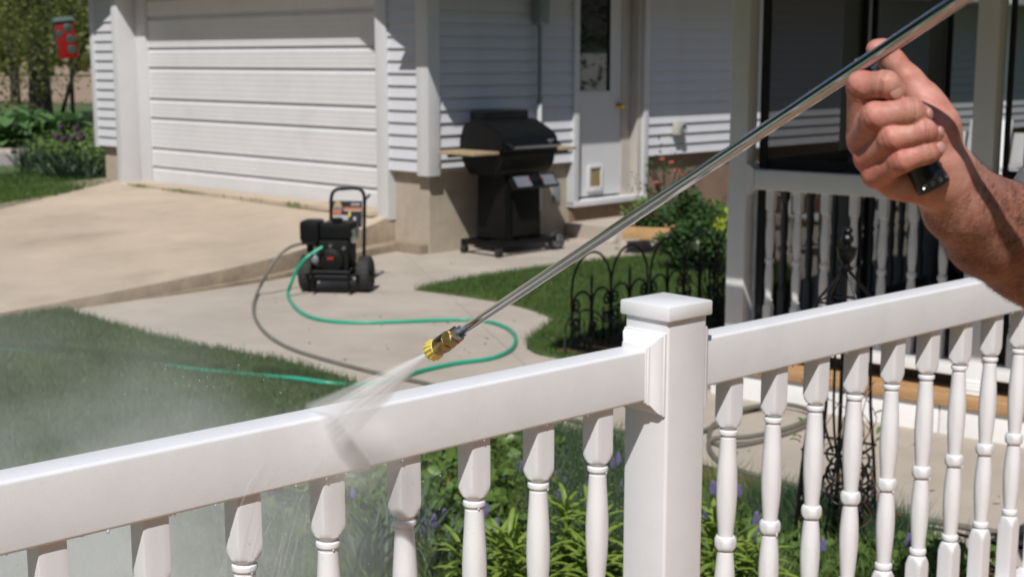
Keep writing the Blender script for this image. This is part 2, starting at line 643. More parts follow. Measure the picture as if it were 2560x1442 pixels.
def strap_leaf(mb, base, az, length, width, rise, droop, fold=0.25, k=7):
    """one arching leaf, k segments long, folded along its midrib"""
    h = Vector((cos(az), sin(az), 0))
    sd = Vector((-sin(az), cos(az), 0))
    p = Vector(base)
    ang = rise
    b = len(mb.v)
    st = length / k
    for i in range(k + 1):
        t = i / k
        w = width * (sin(pi * min(1, (t * 0.86 + 0.10))) ** 0.7) * (1 if t < 0.97 else 0.15)
        up = Vector((0, 0, 1)) * cos(ang) - h * sin(ang)
        mb.v.append(tuple(p + sd * w / 2 + up * w * fold))
        mb.v.append(tuple(p))
        mb.v.append(tuple(p - sd * w / 2 + up * w * fold))
        p = p + (h * cos(ang) + Vector((0, 0, 1)) * sin(ang)) * st
        ang -= droop / k
    for i in range(k):
        for j in range(2):
            a = b + i * 3 + j
            mb.f.append((a, a + 1, a + 4, a + 3))


# ------------------------------------------------------------------ the ground
g = MB()
g.add([(-400, -150, -0.03), (400, -150, -0.03), (400, 44, -0.03), (-400, 44, -0.03)], [(0, 1, 2, 3)])
tag(g.build('ground', 'lawnbase'), kind='structure')
g = MB()
g.add([(-900, 44, -0.03), (900, 44, -0.03), (900, 1500, 0.2), (-900, 1500, 0.2)], [(0, 1, 2, 3)])
tag(g.build('field', 'field'), kind='structure')

CORNER = P(1075, 635, 0)
HA = radians(45.5)
DX = Vector((cos(HA), sin(HA), 0))          # along the side wall, away to the right
DY = Vector((-sin(HA), cos(HA), 0))         # along the garage front, away to the left


def hl(x, y, z=0.0):
    return CORNER + DX * x + DY * y + Vector((0, 0, z))


# patio: concrete slabs with open joints over a dark bed
patio_edge = [P(2700, 1700), P(900, 1700), P(860, 970), P(150, 772), hl(-2.3, 2.6), hl(0.0, 0.5), hl(0.0, 0.0), hl(7.5, 0.0), hl(9, -9)]
pb = MB()
pb.prism([(p.x, p.y) for p in patio_edge], -0.06, -0.018)
tag(pb.build('patio_bed', 'joint'), kind='structure')


def clip_poly(poly, n, d):
    """keep the side where n.p >= d"""
    out = []
    for i in range(len(poly)):
        a, b = poly[i], poly[(i + 1) % len(poly)]
        sa = a[0] * n[0] + a[1] * n[1] - d
        sb = b[0] * n[0] + b[1] * n[1] - d
        if sa >= 0:
            out.append(a)
        if (sa >= 0) != (sb >= 0):
            t = sa / (sa - sb)
            out.append((a[0] + (b[0] - a[0]) * t, a[1] + (b[1] - a[1]) * t))
    return out


lines = [(P(640, 790), P(1110, 700)), (P(2235, 1126), P(2420, 1078)), (P(930, 560), P(1120, 735))]
polys = [[(p.x, p.y) for p in patio_edge]]
for a, b in lines:
    dv = (b - a).normalized()
    n = (-dv.y, dv.x)
    d = n[0] * a.x + n[1] * a.y
    nxt = []
    for q in polys:
        p1 = clip_poly(q, n, d + 0.0015)
        p2 = clip_poly(q, (-n[0], -n[1]), -d + 0.0015)
        nxt += [x for x in (p1, p2) if len(x) > 2]
    polys = nxt
patio = empty('patio')
tag(patio, kind='structure')
for q in polys:
    m_ = MB()
    m_.prism(q, -0.06, 0.0)
    m_.build('slab', 'patio', patio, angle=30)

# driveway slab: level with the sill, sloping down towards the street, with its own edge and a footing ledge
slope = 0.045


def drive_z(p):
    x = (p - CORNER).dot(DX)
    return 0.335 + (x - 0.15) * slope if x < 0.15 else 0.335


e0 = hl(0.05, 0.48, 0.335)
e1 = P(165, 752, 0.065)
e2 = P(-20, 786, 0.05)
edge_pts = [e0, P(900, 574, 0.225), P(700, 640, 0.165), P(450, 697, 0.108), e1, e2, P(-400, 856, 0.04)]
dense = catmull(edge_pts, 10)
nd_ = len(dense)
db = MB()
for i in range(nd_):
    t = (i / (nd_ - 1)) ** 1.3
    q = hl(0.16 + (-9.16) * t, 5.75 + 0.65 * t)
    q.z = drive_z(q)
    o_ = dense[i]
    for k in range(7):
        u_ = k / 6
        m_ = o_.lerp(q, u_)
        db.v.append(tuple(m_))
for i in range(nd_ - 1):
    for k in range(6):
        a_ = i * 7 + k
        db.f.append((a_, a_ + 1, a_ + 8, a_ + 7))
db.add([hl(0.05, 0.48, 0.335), hl(0.3, 0.48, 0.335), hl(0.3, 5.75, 0.335), hl(0.16, 5.75, 0.335)], [(0, 1, 2, 3)])
dr = db.build('driveway', 'drive', angle=60)
tag(dr, kind='structure')
# the edge of the slab, weathered, with chipped arris: a strip of short rough blocks set proud
ed = MB()
lg = MB()
for a, b in zip(dense[:-1], dense[1:]):
    t = (b - a).normalized()
    o = Vector((t.y, -t.x, 0))
    if o.y > 0:
        o = -o
    jit = random.uniform(0.008, 0.011)
    za, zb = a.z, b.z
    vs = []
    for p, zt in ((a, za), (b, zb)):
        ch = random.uniform(0.006, 0.012)
        vs += [tuple(p - o * 0.002 + Vector((0, 0, zt + 0.0005 - p.z))), tuple(p + o * jit + Vector((0, 0, zt - ch - p.z))), tuple(p + o * jit * 1.2 + Vector((0, 0, -0.03 - p.z)))]
    ed.add(vs, [(0, 1, 4, 3), (1, 2, 5, 4)])
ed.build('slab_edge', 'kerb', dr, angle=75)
for a, b in zip(dense[:-1], dense[1:]):
    t = (b - a).normalized()
    o = Vector((t.y, -t.x, 0))
    if o.y > 0:
        o = -o
    f0 = 0.36 * max(0.08, min(1, (a - e1).length / 5.0))
    zz = 0.11 * max(0.1, min(1, (a - e1).length / 5.2))
    f1 = 0.36 * max(0.08, min(1, (b - e1).length / 5.0))
    z2 = 0.11 * max(0.1, min(1, (b - e1).length / 5.2))
    A, B = Vector((a.x, a.y, 0)), Vector((b.x, b.y, 0))
    lg.add([A + Vector((0, 0, zz)), A + o * f0 * 0.55 + Vector((0, 0, zz - 0.006)), A + o * f0 * 0.6 + Vector((0, 0, -0.05)), B + Vector((0, 0, z2)), B + o * f1 * 0.55 + Vector((0, 0, z2 - 0.006)), B + o * f1 * 0.6 + Vector((0, 0, -0.05))],
           [(0, 1, 4, 3), (1, 2, 5, 4)])
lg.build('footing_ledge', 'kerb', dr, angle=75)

# lawns
lawn_l = [P(-300, 800), P(20, 787), P(120, 764), P(170, 778), P(300, 820), P(500, 868), P(700, 905), P(860, 950), P(900, 985), P(880, 1060), P(850, 1200), P(830, 1700), P(-500, 1700)]
lawn_r = [P(1040, 726), P(1180, 697), P(1430, 662), P(1640, 640), P(1830, 632), P(1990, 690), P(1860, 880), P(1560, 905), P(1370, 892), P(1318, 868), P(1335, 840), P(1378, 806), P(1372, 793), P(1290, 765), P(1160, 742)]


def smooth_poly(poly, k=4):
    q = catmull([Vector((p.x, p.y, 0)) for p in poly] + [Vector((poly[0].x, poly[0].y, 0))], k)
    return [(p.x, p.y) for p in q[:-1]]


for poly, dens, hg in ((lawn_l, 120000, (0.02, 0.055)), (lawn_r, 60000, (0.02, 0.055))):
    sp = smooth_poly(poly)
    lm = MB()
    lm.prism(sp, -0.05, 0.012)
    tag(lm.build('lawn', 'lawnbase'), kind='structure')
    xy = scatter(sp, dens)
    xy += RNG.normal(0, 0.022, xy.shape)
    v, f = blades(xy, 0.005, hg, (0.0025, 0.005), 0.9)
    tag(big_mesh('grass', v, f, 'grass'), kind='stuff')
    v, f = blades(scatter(sp, dens // 11), 0.005, (0.02, 0.05), (0.002, 0.004), 1.0)
    tag(big_mesh('dry_grass', v, f, 'drygrass'), kind='stuff')

# ground left of the driveway is level with it
zl = 0.27
left_lawn = [hl(-9, 6.45), hl(0.3, 5.8), hl(14, 5.8), hl(14, 60), hl(-40, 60), hl(-60, 20)]
lm = MB()
lm.prism([(p.x, p.y) for p in left_lawn], -0.1, zl)
tag(lm.build('side_lawn', 'lawnbase'), kind='structure')
sp = [(P(-60, 520, zl).x, P(-60, 520, zl).y), (P(310, 462, zl).x, P(310, 462, zl).y), (P(280, 432, zl).x, P(280, 432, zl).y), (P(-60, 445, zl).x, P(-60, 445, zl).y)]
v, f = blades(scatter(sp, 16000), zl, (0.04, 0.08), (0.005, 0.010), 0.8)
tag(big_mesh('grass', v, f, 'grass'), kind='stuff')
pth = MB()
pth.prism([(p.x, p.y) for p in (P(-80, 420, zl), P(105, 413, zl), P(85, 388, zl), P(-80, 390, zl))], zl - 0.02, zl + 0.02)
tag(pth.build('path', 'gravel'), kind='structure')

# flower bed behind the porch railing
bed = [P(850, 1085), P(1000, 1080), P(1200, 1075), P(1330, 1085), P(1430, 1105), P(1560, 1132), P(1760, 1172), P(1960, 1228), P(2200, 1305), P(2420, 1390), P(2560, 1460), P(2500, 2000), P(800, 2200)]
bm_ = MB()
bm_.prism([(p.x, p.y) for p in bed], -0.04, 0.02)
tag(bm_.build('flower_bed', 'soil'), kind='structure')
# bed by the house wall
hb = [hl(2.95, -0.02), hl(2.95, -0.75), hl(3.6, -1.25), hl(4.6, -1.3), hl(6.2, -1.2), hl(6.2, -0.02)]
bm_ = MB()
bm_.prism([(p.x, p.y) for p in hb], -0.04, 0.05)
tag(bm_.build('wall_bed', 'soil'), kind='structure')
# bed at the foot of the hoop fence
fb = [P(1395, 888), P(1450, 870), P(1570, 850), P(1830, 800), P(1850, 880), P(1600, 905)]
bm_ = MB()
bm_.prism([(p.x, p.y) for p in fb], -0.04, 0.035)
tag(bm_.build('fence_bed', 'soil'), kind='structure')

# ------------------------------------------------------------------ the house
house = empty('house', CORNER, HA)
tag(house, 'white house with lap siding, wide garage door and grey concrete foundation', 'house')
OV = 0.07          # siding hangs this far outside the foundation
for lo, hi in (((0.0, 0.0, -0.1), (0.3, 0.70, 0.80)), ((0.302, 0.0, -0.1), (1.80, 0.3, 0.80)), ((1.802, 0.0, -0.1), (2.928, 0.3, 0.27)), ((2.93, 0.0, -0.1), (16.0, 0.3, 0.80)), ((0.0, 5.19, -0.1), (0.3, 5.60, 0.80)), ((0.19, 0.71, -0.1), (0.3, 5.18, 0.30))):
    f_ = MB()
    f_.box(lo, hi)
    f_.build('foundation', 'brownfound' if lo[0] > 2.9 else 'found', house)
f_ = MB()
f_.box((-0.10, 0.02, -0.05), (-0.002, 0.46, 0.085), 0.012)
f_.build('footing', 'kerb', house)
# wall backing above the foundation
w_ = MB()
w_.box((-OV + 0.02, 0.602, 2.43), (0.10, 5.0, 2.9))
w_.box((-OV + 0.02, -OV + 0.02, 0.735), (0.10, 0.60, 2.9))
w_.box((-OV + 0.02, 5.06, 0.735), (0.10, 5.66, 2.9))
w_.box((0.102, -OV + 0.02, 0.735), (1.80, 0.10, 2.9))
w_.box((2.93, -OV + 0.02, 0.735), (16.0, 0.10, 2.9))
w_.box((1.802, -OV + 0.02, 2.35), (2.928, 0.10, 2.9))
w_.build('wall', 'siding', house)
LAP = 0.1075
Z0 = 0.725


def siding_mesh(length, axis):
    """one lap board: its lower edge stands 16 mm proud, tapering to nothing at the top"""
    mb = MB()
    pr = 0.026
    prof = [(0.003, 0.0), (pr, 0.0), (pr, 0.006), (pr * 0.93, 0.010), (0.003, LAP + 0.006)]
    vs = []
    for t in (0, length):
        for (d, z) in prof:
            vs.append((t, -d, z) if axis == 'x' else (-d, t, z))
    n = len(prof)
    fs = [(i, (i + 1) % n, n + (i + 1) % n, n + i) for i in range(n)] + [tuple(range(n))[::-1], tuple(range(n, 2 * n))]
    mb.add(vs, fs)
    return mb.mesh('siding_board', 'siding', 25)


runs = [('x', 0.0, 1.80, -OV + 0.02, 19), ('x', 2.935, 16.0, -OV + 0.02, 19), ('y', 0.0, 0.455, -OV + 0.02, 19), ('y', 5.17, 5.60, -OV + 0.02, 19)]
for axis, a, b, off, n in runs:
    me = siding_mesh(b - a, axis)
    for i in range(n):
        o = link('siding_board', me, house)
        o.location = (a, off, Z0 + i * LAP) if axis == 'x' else (off, a, Z0 + i * LAP)
# gable above the garage door
me = siding_mesh(4.42, 'y')
for i in range(5):
    o = link('siding_board', me, house)
    o.location = (-OV + 0.02, 0.60, 2.535 + i * LAP)
t_ = MB()
t_.box((-OV - 0.018, -OV - 0.018, 0.695), (0.055, -OV + 0.018, 2.86), 0.004)
t_.box((-OV - 0.018, -OV + 0.0185, 0.695), (-OV + 0.018, 0.062, 2.86), 0.004)
t_.build('corner_trim', 'trim', house)
t_ = MB()
t_.box((-OV - 0.016, 5.60, 0.705), (-OV + 0.03, 5.68, 2.86), 0.004)
t_.build('corner_trim', 'trim', house)
# garage door frame
RX = 0.165
fr = MB()
fr.box((-OV - 0.022, 0.455, 0.27), (RX - 0.03, 0.605, 2.419), 0.004)
fr.build('door_casing', 'trim', house)
fr = MB()
fr.box((-OV - 0.022, 5.05, 0.27), (RX + 0.02, 5.175, 2.419), 0.004)
fr.build('door_casing', 'trim', house)
fr = MB()
fr.box((RX - 0.035, 4.845, 0.30), (RX + 0.02, 5.048, 2.419), 0.004)
fr.build('door_stop', 'trim', house)
fr = MB()
fr.box((-OV - 0.11, 0.455, 2.42), (RX - 0.03, 5.175, 2.53), 0.004)
fr.build('door_header', 'trim', house)
gd = MB()
gd.box((RX + 0.03, 0.62, 0.30), (RX + 0.05, 4.98, 2.5))
gdo = gd.build('garage_door', 'garage', house)
zs = [0.335, 0.517, 0.728, 1.065, 1.278, 1.621, 1.832, 2.17, 2.38, 2.60]
for z0, z1 in zip(zs[:-1], zs[1:]):
    hgt = z1 - z0
    prof = [(0.028, 0.0), (0.0, 0.004)]
    nrib = 3 if hgt < 0.25 else 5
    for k in range(nrib):
        zc = 0.010 + (hgt - 0.075) * (k + 0.5) / nrib
        dz = (hgt - 0.075) / nrib * 0.5
        prof += [(0.001, zc - dz * 0.8), (0.0026, zc - dz * 0.25), (0.0026, zc + dz * 0.25), (0.001, zc + dz * 0.8)]
    prof += [(0.000, hgt - 0.058), (0.003, hgt - 0.046), (0.012, hgt - 0.030), (0.026, hgt - 0.026), (0.028, hgt - 0.002), (0.030, hgt)]
    mb = MB()
    vs = []
    for yy in (0.62, 4.85):
        vs += [(RX + d, yy, z0 + z) for d, z in prof]
    n = len(prof)
    mb.add(vs, [(i, i + 1, n + i + 1, n + i) for i in range(n - 1)])
    mb.build('door_panel', 'garage', gdo, angle=25)
ws = MB()
ws.box((RX - 0.012, 0.62, 0.30), (RX + 0.02, 4.85, 0.336), 0.004)
ws.build('weather_strip', 'rubber', gdo)

# service door in the side wall, set back in its frame
DR = 0.055
sd = MB()
sd.box((1.885, DR, 0.36), (1.93, DR + 0.045, 2.35))
sd.box((2.505, DR, 0.36), (2.665, DR + 0.045, 2.35))
sd.box((1.9302, DR, 0.36), (2.5048, DR + 0.045, 1.385))
sdo = sd.build('service_door', 'trim', house)
pn = MB()
pn.box((1.9302, DR + 0.016, 1.386), (2.5048, DR + 0.028, 2.35))
pn.build('pane', 'glass', sdo)
fb_ = MB()
for lo, hi in (((1.925, DR - 0.010, 1.365), (2.51, DR - 0.001, 1.392)), ((1.925, DR - 0.010, 1.3925), (1.950, DR - 0.001, 2.35)), ((2.487, DR - 0.010, 1.3925), (2.51, DR - 0.001, 2.35))):
    fb_.box(lo, hi)
fb_.build('glazing_bead', 'trim', sdo)
kn = MB()
kn.lathe((2.625, DR - 0.0005, 1.245), (0, -1, 0), [(0, 0.034), (0.008, 0.034), (0.012, 0.014), (0.04, 0.013), (0.05, 0.028), (0.065, 0.031), (0.08, 0.022), (0.084, 0.0)], 18)
kn.build('knob', 'brasslike', sdo)
pf = MB()
for lo, hi in (((2.155, DR - 0.028, 0.405), (2.185, DR - 0.001, 0.665)), ((2.345, DR - 0.028, 0.405), (2.375, DR - 0.001, 0.665)), ((2.1852, DR - 0.028, 0.635), (2.3448, DR - 0.001, 0.665)), ((2.1852, DR - 0.04, 0.405), (2.3448, DR - 0.001, 0.450))):
    pf.box(lo, hi, 0.004)
pf.build('pet_door_frame', 'trim', sdo)
pf = MB()
pf.box((2.186, DR - 0.014, 0.451), (2.344, DR - 0.006, 0.634))
pf.build('pet_flap', 'flap', sdo)
cs = MB()
cs.box((1.80, -OV - 0.025, 0.30), (1.872, DR + 0.07, 2.35), 0.004)
cs.build('door_casing', 'trim', house)
cs = MB()
cs.box((2.86, -OV - 0.025, 0.33), (2.934, 0.0, 2.35), 0.004)
cs.build('door_casing', 'trim', house)
cs = MB()
cs.box((2.668, DR - 0.012, 0.33), (2.858, DR + 0.07, 2.35), 0.003)
cs.box((2.80, -0.06, 0.33), (2.859, DR - 0.0125, 2.35), 0.003)
cs.build('door_jamb', 'jamb', house)
th = MB()
th.box((1.80, -0.10, 0.285), (2.93, 0.12, 0.338), 0.006)
th.build('threshold', 'trim', house)
ri = MB()
ri.box((1.83, -0.03, -0.05), (2.93, -0.002, 0.284))
ri.build('riser_board', 'oldwood', house)
# service entrance conduit, vents
cd = MB()
cd.tube([(1.28, -0.125, 2.02), (1.28, -0.125, 1.34)], 0.020, 10)
cd.tube([(1.28, -0.125, 1.339), (1.28, -0.125, 1.30)], 0.029, 10)
cdo = cd.build('conduit', 'meter', house)
cd = MB()
cd.tube([(1.28, -0.125, 1.299), (1.28, -0.125, 0.30)], 0.023, 10)
cd.build('lower_pipe', 'pvc', cdo)
cd = MB()
cd.box((1.215, -0.19, 2.03), (1.345, -0.0905, 2.26), 0.012)
cd.build('junction_box', 'meter', cdo)
vt = MB()
vt.box((3.33, -0.155, 0.93), (3.48, -0.0905, 1.07), 0.012)
vto = vt.build('dryer_vent', 'ventcream', house)
vt = MB()
vt.lathe((3.425, -0.1555, 0.995), (0, -1, 0), [(0, 0.048), (0.02, 0.048), (0.02, 0.036), (0.004, 0.034)], 18)
vt.build('hood', 'meter', vto)
vt = MB()
vt.box((1.60, -0.022, 0.34), (1.68, -0.001, 0.55), 0.004)
vt.build('foundation_vent', 'meter', house)
# roof: gable over the garage, ridge running back, eaves and rakes overhanging
rs_ = 0.62
ye0, ye1 = -OV - 0.52, 5.87
yr = (ye0 + ye1) / 2
zr = 2.42 + rs_ * (yr - ye0)
xf = -OV - 0.56
rf = MB()
for ya, yb in ((ye0, yr), (ye1, yr)):
    top = 0.22
    rf.add([(xf, ya, 2.56), (16.5, ya, 2.56), (16.5, yb, zr + 0.2), (xf, yb, zr + 0.2), (xf, ya, 2.60), (16.5, ya, 2.60), (16.5, yb, zr + 0.24), (xf, yb, zr + 0.24)],
           [(0, 3, 2, 1), (4, 5, 6, 7), (0, 1, 5, 4), (1, 2, 6, 5), (2, 3, 7, 6), (3, 0, 4, 7)])
rfo = rf.build('roof', 'shingle', house, angle=20)
fa = MB()
for ya, yb in ((ye0, yr - 0.005), (ye1, yr + 0.005)):
    fa.add([(xf - 0.02, ya, 2.42), (xf - 0.001, ya, 2.42), (xf - 0.001, yb, zr), (xf - 0.02, yb, zr), (xf - 0.02, ya, 2.59), (xf - 0.001, ya, 2.59), (xf - 0.001, yb, zr + 0.17), (xf - 0.02, yb, zr + 0.17)],
           [(0, 3, 2, 1), (4, 5, 6, 7), (0, 1, 5, 4), (1, 2, 6, 5), (2, 3, 7, 6), (3, 0, 4, 7)])
fa.build('rake_board', 'trim', rfo)
fa = MB()
fa.box((xf, ye0 - 0.10, 2.42), (16.5, ye0 - 0.002, 2.55), 0.01)
fa.build('gutter', 'trim', rfo)
fa = MB()
fa.box((xf + 0.01, ye0 + 0.001, 2.435), (16.5, -OV - 0.02, 2.45))
fa.build('soffit', 'trim', rfo)
bd = MB()
bd.box((15.9, 0.11, 0.81), (15.95, 5.6, 2.9))
bd.box((0.2, 5.61, -0.1), (15.89, 5.66, 2.9))
bd.build('back_wall', 'siding', house)
# doorstep slab
st = MB()
st.prism([(hl(*q).x, hl(*q).y) for q in ((1.75, -0.04), (1.75, -0.70), (2.55, -1.05), (3.9, -1.28), (3.9, -0.9), (2.96, -0.04))], -0.05, 0.135)
tag(st.build('doorstep', 'patio', angle=30), kind='structure')
# weeds along the foot of the garage door
sl_ = MB()
sl_.prism([(hl(*q).x, hl(*q).y) for q in ((-0.16, 0.61), (0.15, 0.61), (0.15, 4.86), (-0.16, 4.86))], 0.30, [0.338, 0.343, 0.343, 0.338])
sl_.build('sill_strip', 'drive', dr, 30)
wp = np.array([[hl(-0.18 + RNG.uniform(-0.03, 0.02), yy).x, hl(-0.18, yy).y] for yy in np.concatenate([RNG.normal(3.75, 0.22, 70), RNG.normal(4.55, 0.1, 40), RNG.normal(1.75, 0.12, 40), RNG.uniform(2.3, 3.1, 16)])])
v, f = blades(wp, 0.315, (0.015, 0.05), (0.006, 0.014), 1.2)
tag(big_mesh('weeds', v, f, 'midgreen'), kind='stuff')
wp = np.array([[hl(x_, y_).x, hl(x_, y_).y] for x_, y_ in zip(RNG.uniform(-0.35, -0.1, 160), RNG.uniform(0.40, 0.62, 160))])
v, f = blades(wp, 0.0, (0.02, 0.07), (0.005, 0.012), 1.0)
tag(big_mesh('weeds', v, f, 'midgreen'), kind='stuff')


# ------------------------------------------------------------------ railings
def baluster_mesh(name, mt):
    """turned vinyl baluster between a lower and an upper square block"""
    hs = 0.0207
    sq = lambda a: hs / max(abs(cos(a)), abs(sin(a)))
    NA = 32
    big = 1.0
    prof = []                    # (z, round radius or big)
    prof += [(1.062, big), (0.982, 0.0300), (0.975, 0.0290), (0.968, 0.0272), (0.962, 0.0248), (0.957, 0.0218), (0.9545, 0.0192), (0.953, 0.0160)]
    prof += [(0.9515, 0.0152), (0.949, 0.0152), (0.9482, 0.0178), (0.9465, 0.0195), (0.943, 0.0200), (0.9395, 0.0195), (0.9375, 0.0178), (0.9365, 0.0158), (0.932, 0.0156), (0.9315, 0.0166)]
    for t in np.linspace(0.05, 1, 10):
        prof.append((0.9315 - t * (0.9315 - 0.722), 0.0166 + (0.0222 - 0.0166) * sin(pi * min(1, t ** 1.15)) ** 1.1 + (0.0160 - 0.0166) * t))
    prof += [(0.7195, 0.0160), (0.7180, 0.0195), (0.7140, 0.0222), (0.7080, 0.0231), (0.7030, 0.0231), (0.6960, 0.0224), (0.6915, 0.0198), (0.6895, 0.0162), (0.6850, 0.0160), (0.6845, 0.0168)]
    for t in np.linspace(0.08, 1, 9):
        prof.append((0.6845 - t * (0.6845 - 0.512), 0.0168 + (0.0222 - 0.0168) * sin(pi * min(1, t ** 0.9)) ** 1.1 - 0.0006 * t))
    prof += [(0.5095, 0.0162), (0.5085, 0.0188), (0.5060, 0.0203), (0.5010, 0.0206), (0.4965, 0.0200), (0.4945, 0.0180), (0.4935, 0.0158), (0.4915, 0.0158)]
    prof += [(0.4905, 0.0180), (0.487, 0.0206), (0.482, 0.0234), (0.475, 0.0266), (0.467, 0.0288), (0.460, 0.0305), (0.458, big), (0.305, big)]
    mb = MB()
    for z, R in prof:
        for k in range(NA):
            a = 2 * pi * (k + 0.0) / NA + pi / 4
            r = min(sq(a), R)
            # soften the square's corner
            r = min(r, hs * 1.36)
            mb.v.append((r * cos(a), r * sin(a), z))
    for i in range(len(prof) - 1):
        for k in range(NA):
            k2 = (k + 1) % NA
            mb.f.append((i * NA + k, i * NA + k2, (i + 1) * NA + k2, (i + 1) * NA + k))
    return mb.mesh(name, mt, 32)


BAL = baluster_mesh('baluster', 'vinyl')


def rounded_bar(mb, x0, x1, y0, y1, z0, z1, r=0.006):
    prof = []
    for cy, cz, a0 in ((y1 - r, z1 - r, 0), (y0 + r, z1 - r, pi / 2), (y0 + r, z0 + r, pi), (y1 - r, z0 + r, 1.5 * pi)):
        for k in range(5):
            a = a0 + k / 4 * pi / 2
            prof.append((cy + r * cos(a), cz + r * sin(a)))
    n = len(prof)
    b = len(mb.v)
    for x in (x0, x1):
        mb.v.extend([(x, y, z) for y, z in prof])
    for i in range(n):
        j = (i + 1) % n
        mb.f.append((b + i, b + j, b + n + j, b + n + i))
    mb.f.append(tuple(range(b, b + n))[::-1])
    mb.f.append(tuple(range(b + n, b + 2 * n)))


def bracket(mb, x_face, sgn, yc, z0, z1, hy):
    """ogee collar where a rail meets the post: x_face on the post, growing outwards by sgn"""
    steps = [(0.0, 0.030), (0.005, 0.030), (0.006, 0.027), (0.010, 0.026), (0.016, 0.022), (0.022, 0.013), (0.026, 0.007), (0.030, 0.006), (0.031, 0.002), (0.034, 0.002)]
    b = len(mb.v)
    for d, e in steps:
        x = x_face + sgn * d
        ye = min(hy + e * 0.75, 0.0555)
        mb.v.extend([(x, yc - ye, z0 - e), (x, yc + ye, z0 - e), (x, yc + ye, z1 + e), (x, yc - ye, z1 + e)])
    for i in range(len(steps) - 1):
        for k in range(4):
            k2 = (k + 1) % 4
            mb.f.append((b + i * 4 + k, b + i * 4 + k2, b + i * 4 + 4 + k2, b + i * 4 + 4 + k))
    mb.f.append((b, b + 1, b + 2, b + 3))
    mb.f.append(tuple(b + (len(steps) - 1) * 4 + k for k in range(4))[::-1])


def post_parts(root, s, mt='vinyl', hz=1.218, h=0.056, cap=True, yc=0.0, z0=-0.05, trims=(True, True), ztr=(1.06, 1.16), skirt=None):
    mb = MB()
    bm = bmesh.new()
    bmesh.ops.create_cube(bm, size=1.0)
    for v in bm.verts:
        v.co = Vector((v.co.x * 2 * h + s, v.co.y * 2 * h + yc, z0 + (v.co.z + 0.5) * (hz - z0)))
    eds = [e for e in bm.edges if abs(e.verts[0].co.z - e.verts[1].co.z) > 0.1]
    bmesh.ops.bevel(bm, geom=eds, offset=0.006, segments=3, affect='EDGES', profile=0.5)
    mb.bm(bm)
    po = mb.build('post', mt, root, 32)
    if cap:
        c = 0.0635
        cb = MB()
        bm = bmesh.new()
        bmesh.ops.create_cube(bm, size=1.0)
        for v in bm.verts:
            v.co = Vector((v.co.x * 2 * c + s, v.co.y * 2 * c + yc, hz - 0.004 + (v.co.z + 0.5) * 0.029))
        bmesh.ops.bevel(bm, geom=bm.edges[:], offset=0.0035, segments=2, affect='EDGES', profile=0.5)
        cb.bm(bm)
        cb.build('cap', mt, po, 25)
    for on, sg in zip(trims, (-1, 1)):
        if on:
            bb = MB()
            bracket(bb, s + sg * h, sg, yc, ztr[0], ztr[1], 0.030)
            bb.build('rail_bracket', mt, po, 30)
            bb = MB()
            bracket(bb, s + sg * h, sg, yc, 0.225, 0.305, 0.030)
            bb.build('rail_bracket', mt, po, 30)
    if skirt is not None:
        kb = MB()
        for i, (dz, e) in enumerate([(0.0, 0.018), (0.018, 0.015), (0.034, 0.010), (0.050, 0.005)]):
            kb.box((s - h - e, yc - h - e, skirt + dz), (s + h + e, yc + h + e, skirt + dz + 0.0155), 0.004)
        kb.build('post_skirt', mt, po, 30)
    return po


# the porch railing in the foreground. local x along the rail, local y = 0 at the rail's centre line, towards the camera is -y
RA = radians(48)
RD = Vector((sin(RA), cos(RA), 0))
RN = Vector((cos(RA), -sin(RA), 0))
RORG = P(780, 1017, 1.16) + RN * 0.03
RORG.z = 0
rail = empty('porch_railing', RORG, pi / 2 - RA)
tag(rail, 'white vinyl porch railing with capped square post and turned balusters in front', 'railing')
S0 = 0.80
for a, b in ((-2.0, S0 - 0.088), (S0 + 0.088, 3.1)):
    mb = MB()
    rounded_bar(mb, a, b, -0.030, 0.030, 1.06, 1.16)
    mb.build('top_rail', 'vinyl', rail, 30)
    mb = MB()
    rounded_bar(mb, a, b, -0.030, 0.030, 0.225, 0.305)
    mb.build('bottom_rail', 'vinyl', rail, 30)
post_parts(rail, S0)
post_parts(rail, -2.09)
post_parts(rail, 3.19)
for k in list(range(-12, 5)):
    s_ = 0.0045 + 0.1525 * k
    o = link('baluster', BAL, rail)
    o.location = (s_, 0, 0)
for k in range(14):
    s_ = 0.999 + 0.1502 * k
    o = link('baluster', BAL, rail)
    o.location = (s_, 0, 0)

# ------------------------------------------------------------------ screened porch on the right
GA = radians(129)
GD = Vector((sin(GA), cos(GA), 0))
G1 = PY(1848, 700, 6.98)
G1.z = 0
gaz = empty('screened_porch', G1, pi / 2 - GA)
tag(gaz, 'white screened porch with balustrade, dark screens and orange wooden deck edge', 'porch')
# local x along the front towards the camera, local +y goes back to the house
LB = 1.235
ZP = 0.19
GB = baluster_mesh('baluster', 'porchvinyl')


def porch_side(root, n, ax, bal):
    """rails, balusters and screen for n bays along local x (ax='x') or local y"""
    for i in range(n):
        a, b = i * LB + 0.088, (i + 1) * LB - 0.088
        for nm, z0, z1 in (('top_rail', 1.06, 1.16), ('bottom_rail', 0.262, 0.33)):
            mb = MB()
            rounded_bar(mb, a, b, -0.030, 0.030, z0, z1)
            if ax == 'y':
                mb.v = [(-y, x, z) for x, y, z in mb.v]
            mb.build(nm, 'porchvinyl', root, 30)
        k = 0
        cnt = 7
        for j in range(cnt):
            x = a + (b - a) * (j + 0.55) / (cnt + 0.1)
            o = link('baluster', bal, root)
            o.location = (x, 0, 0.0) if ax == 'x' else (0, x, 0.0)


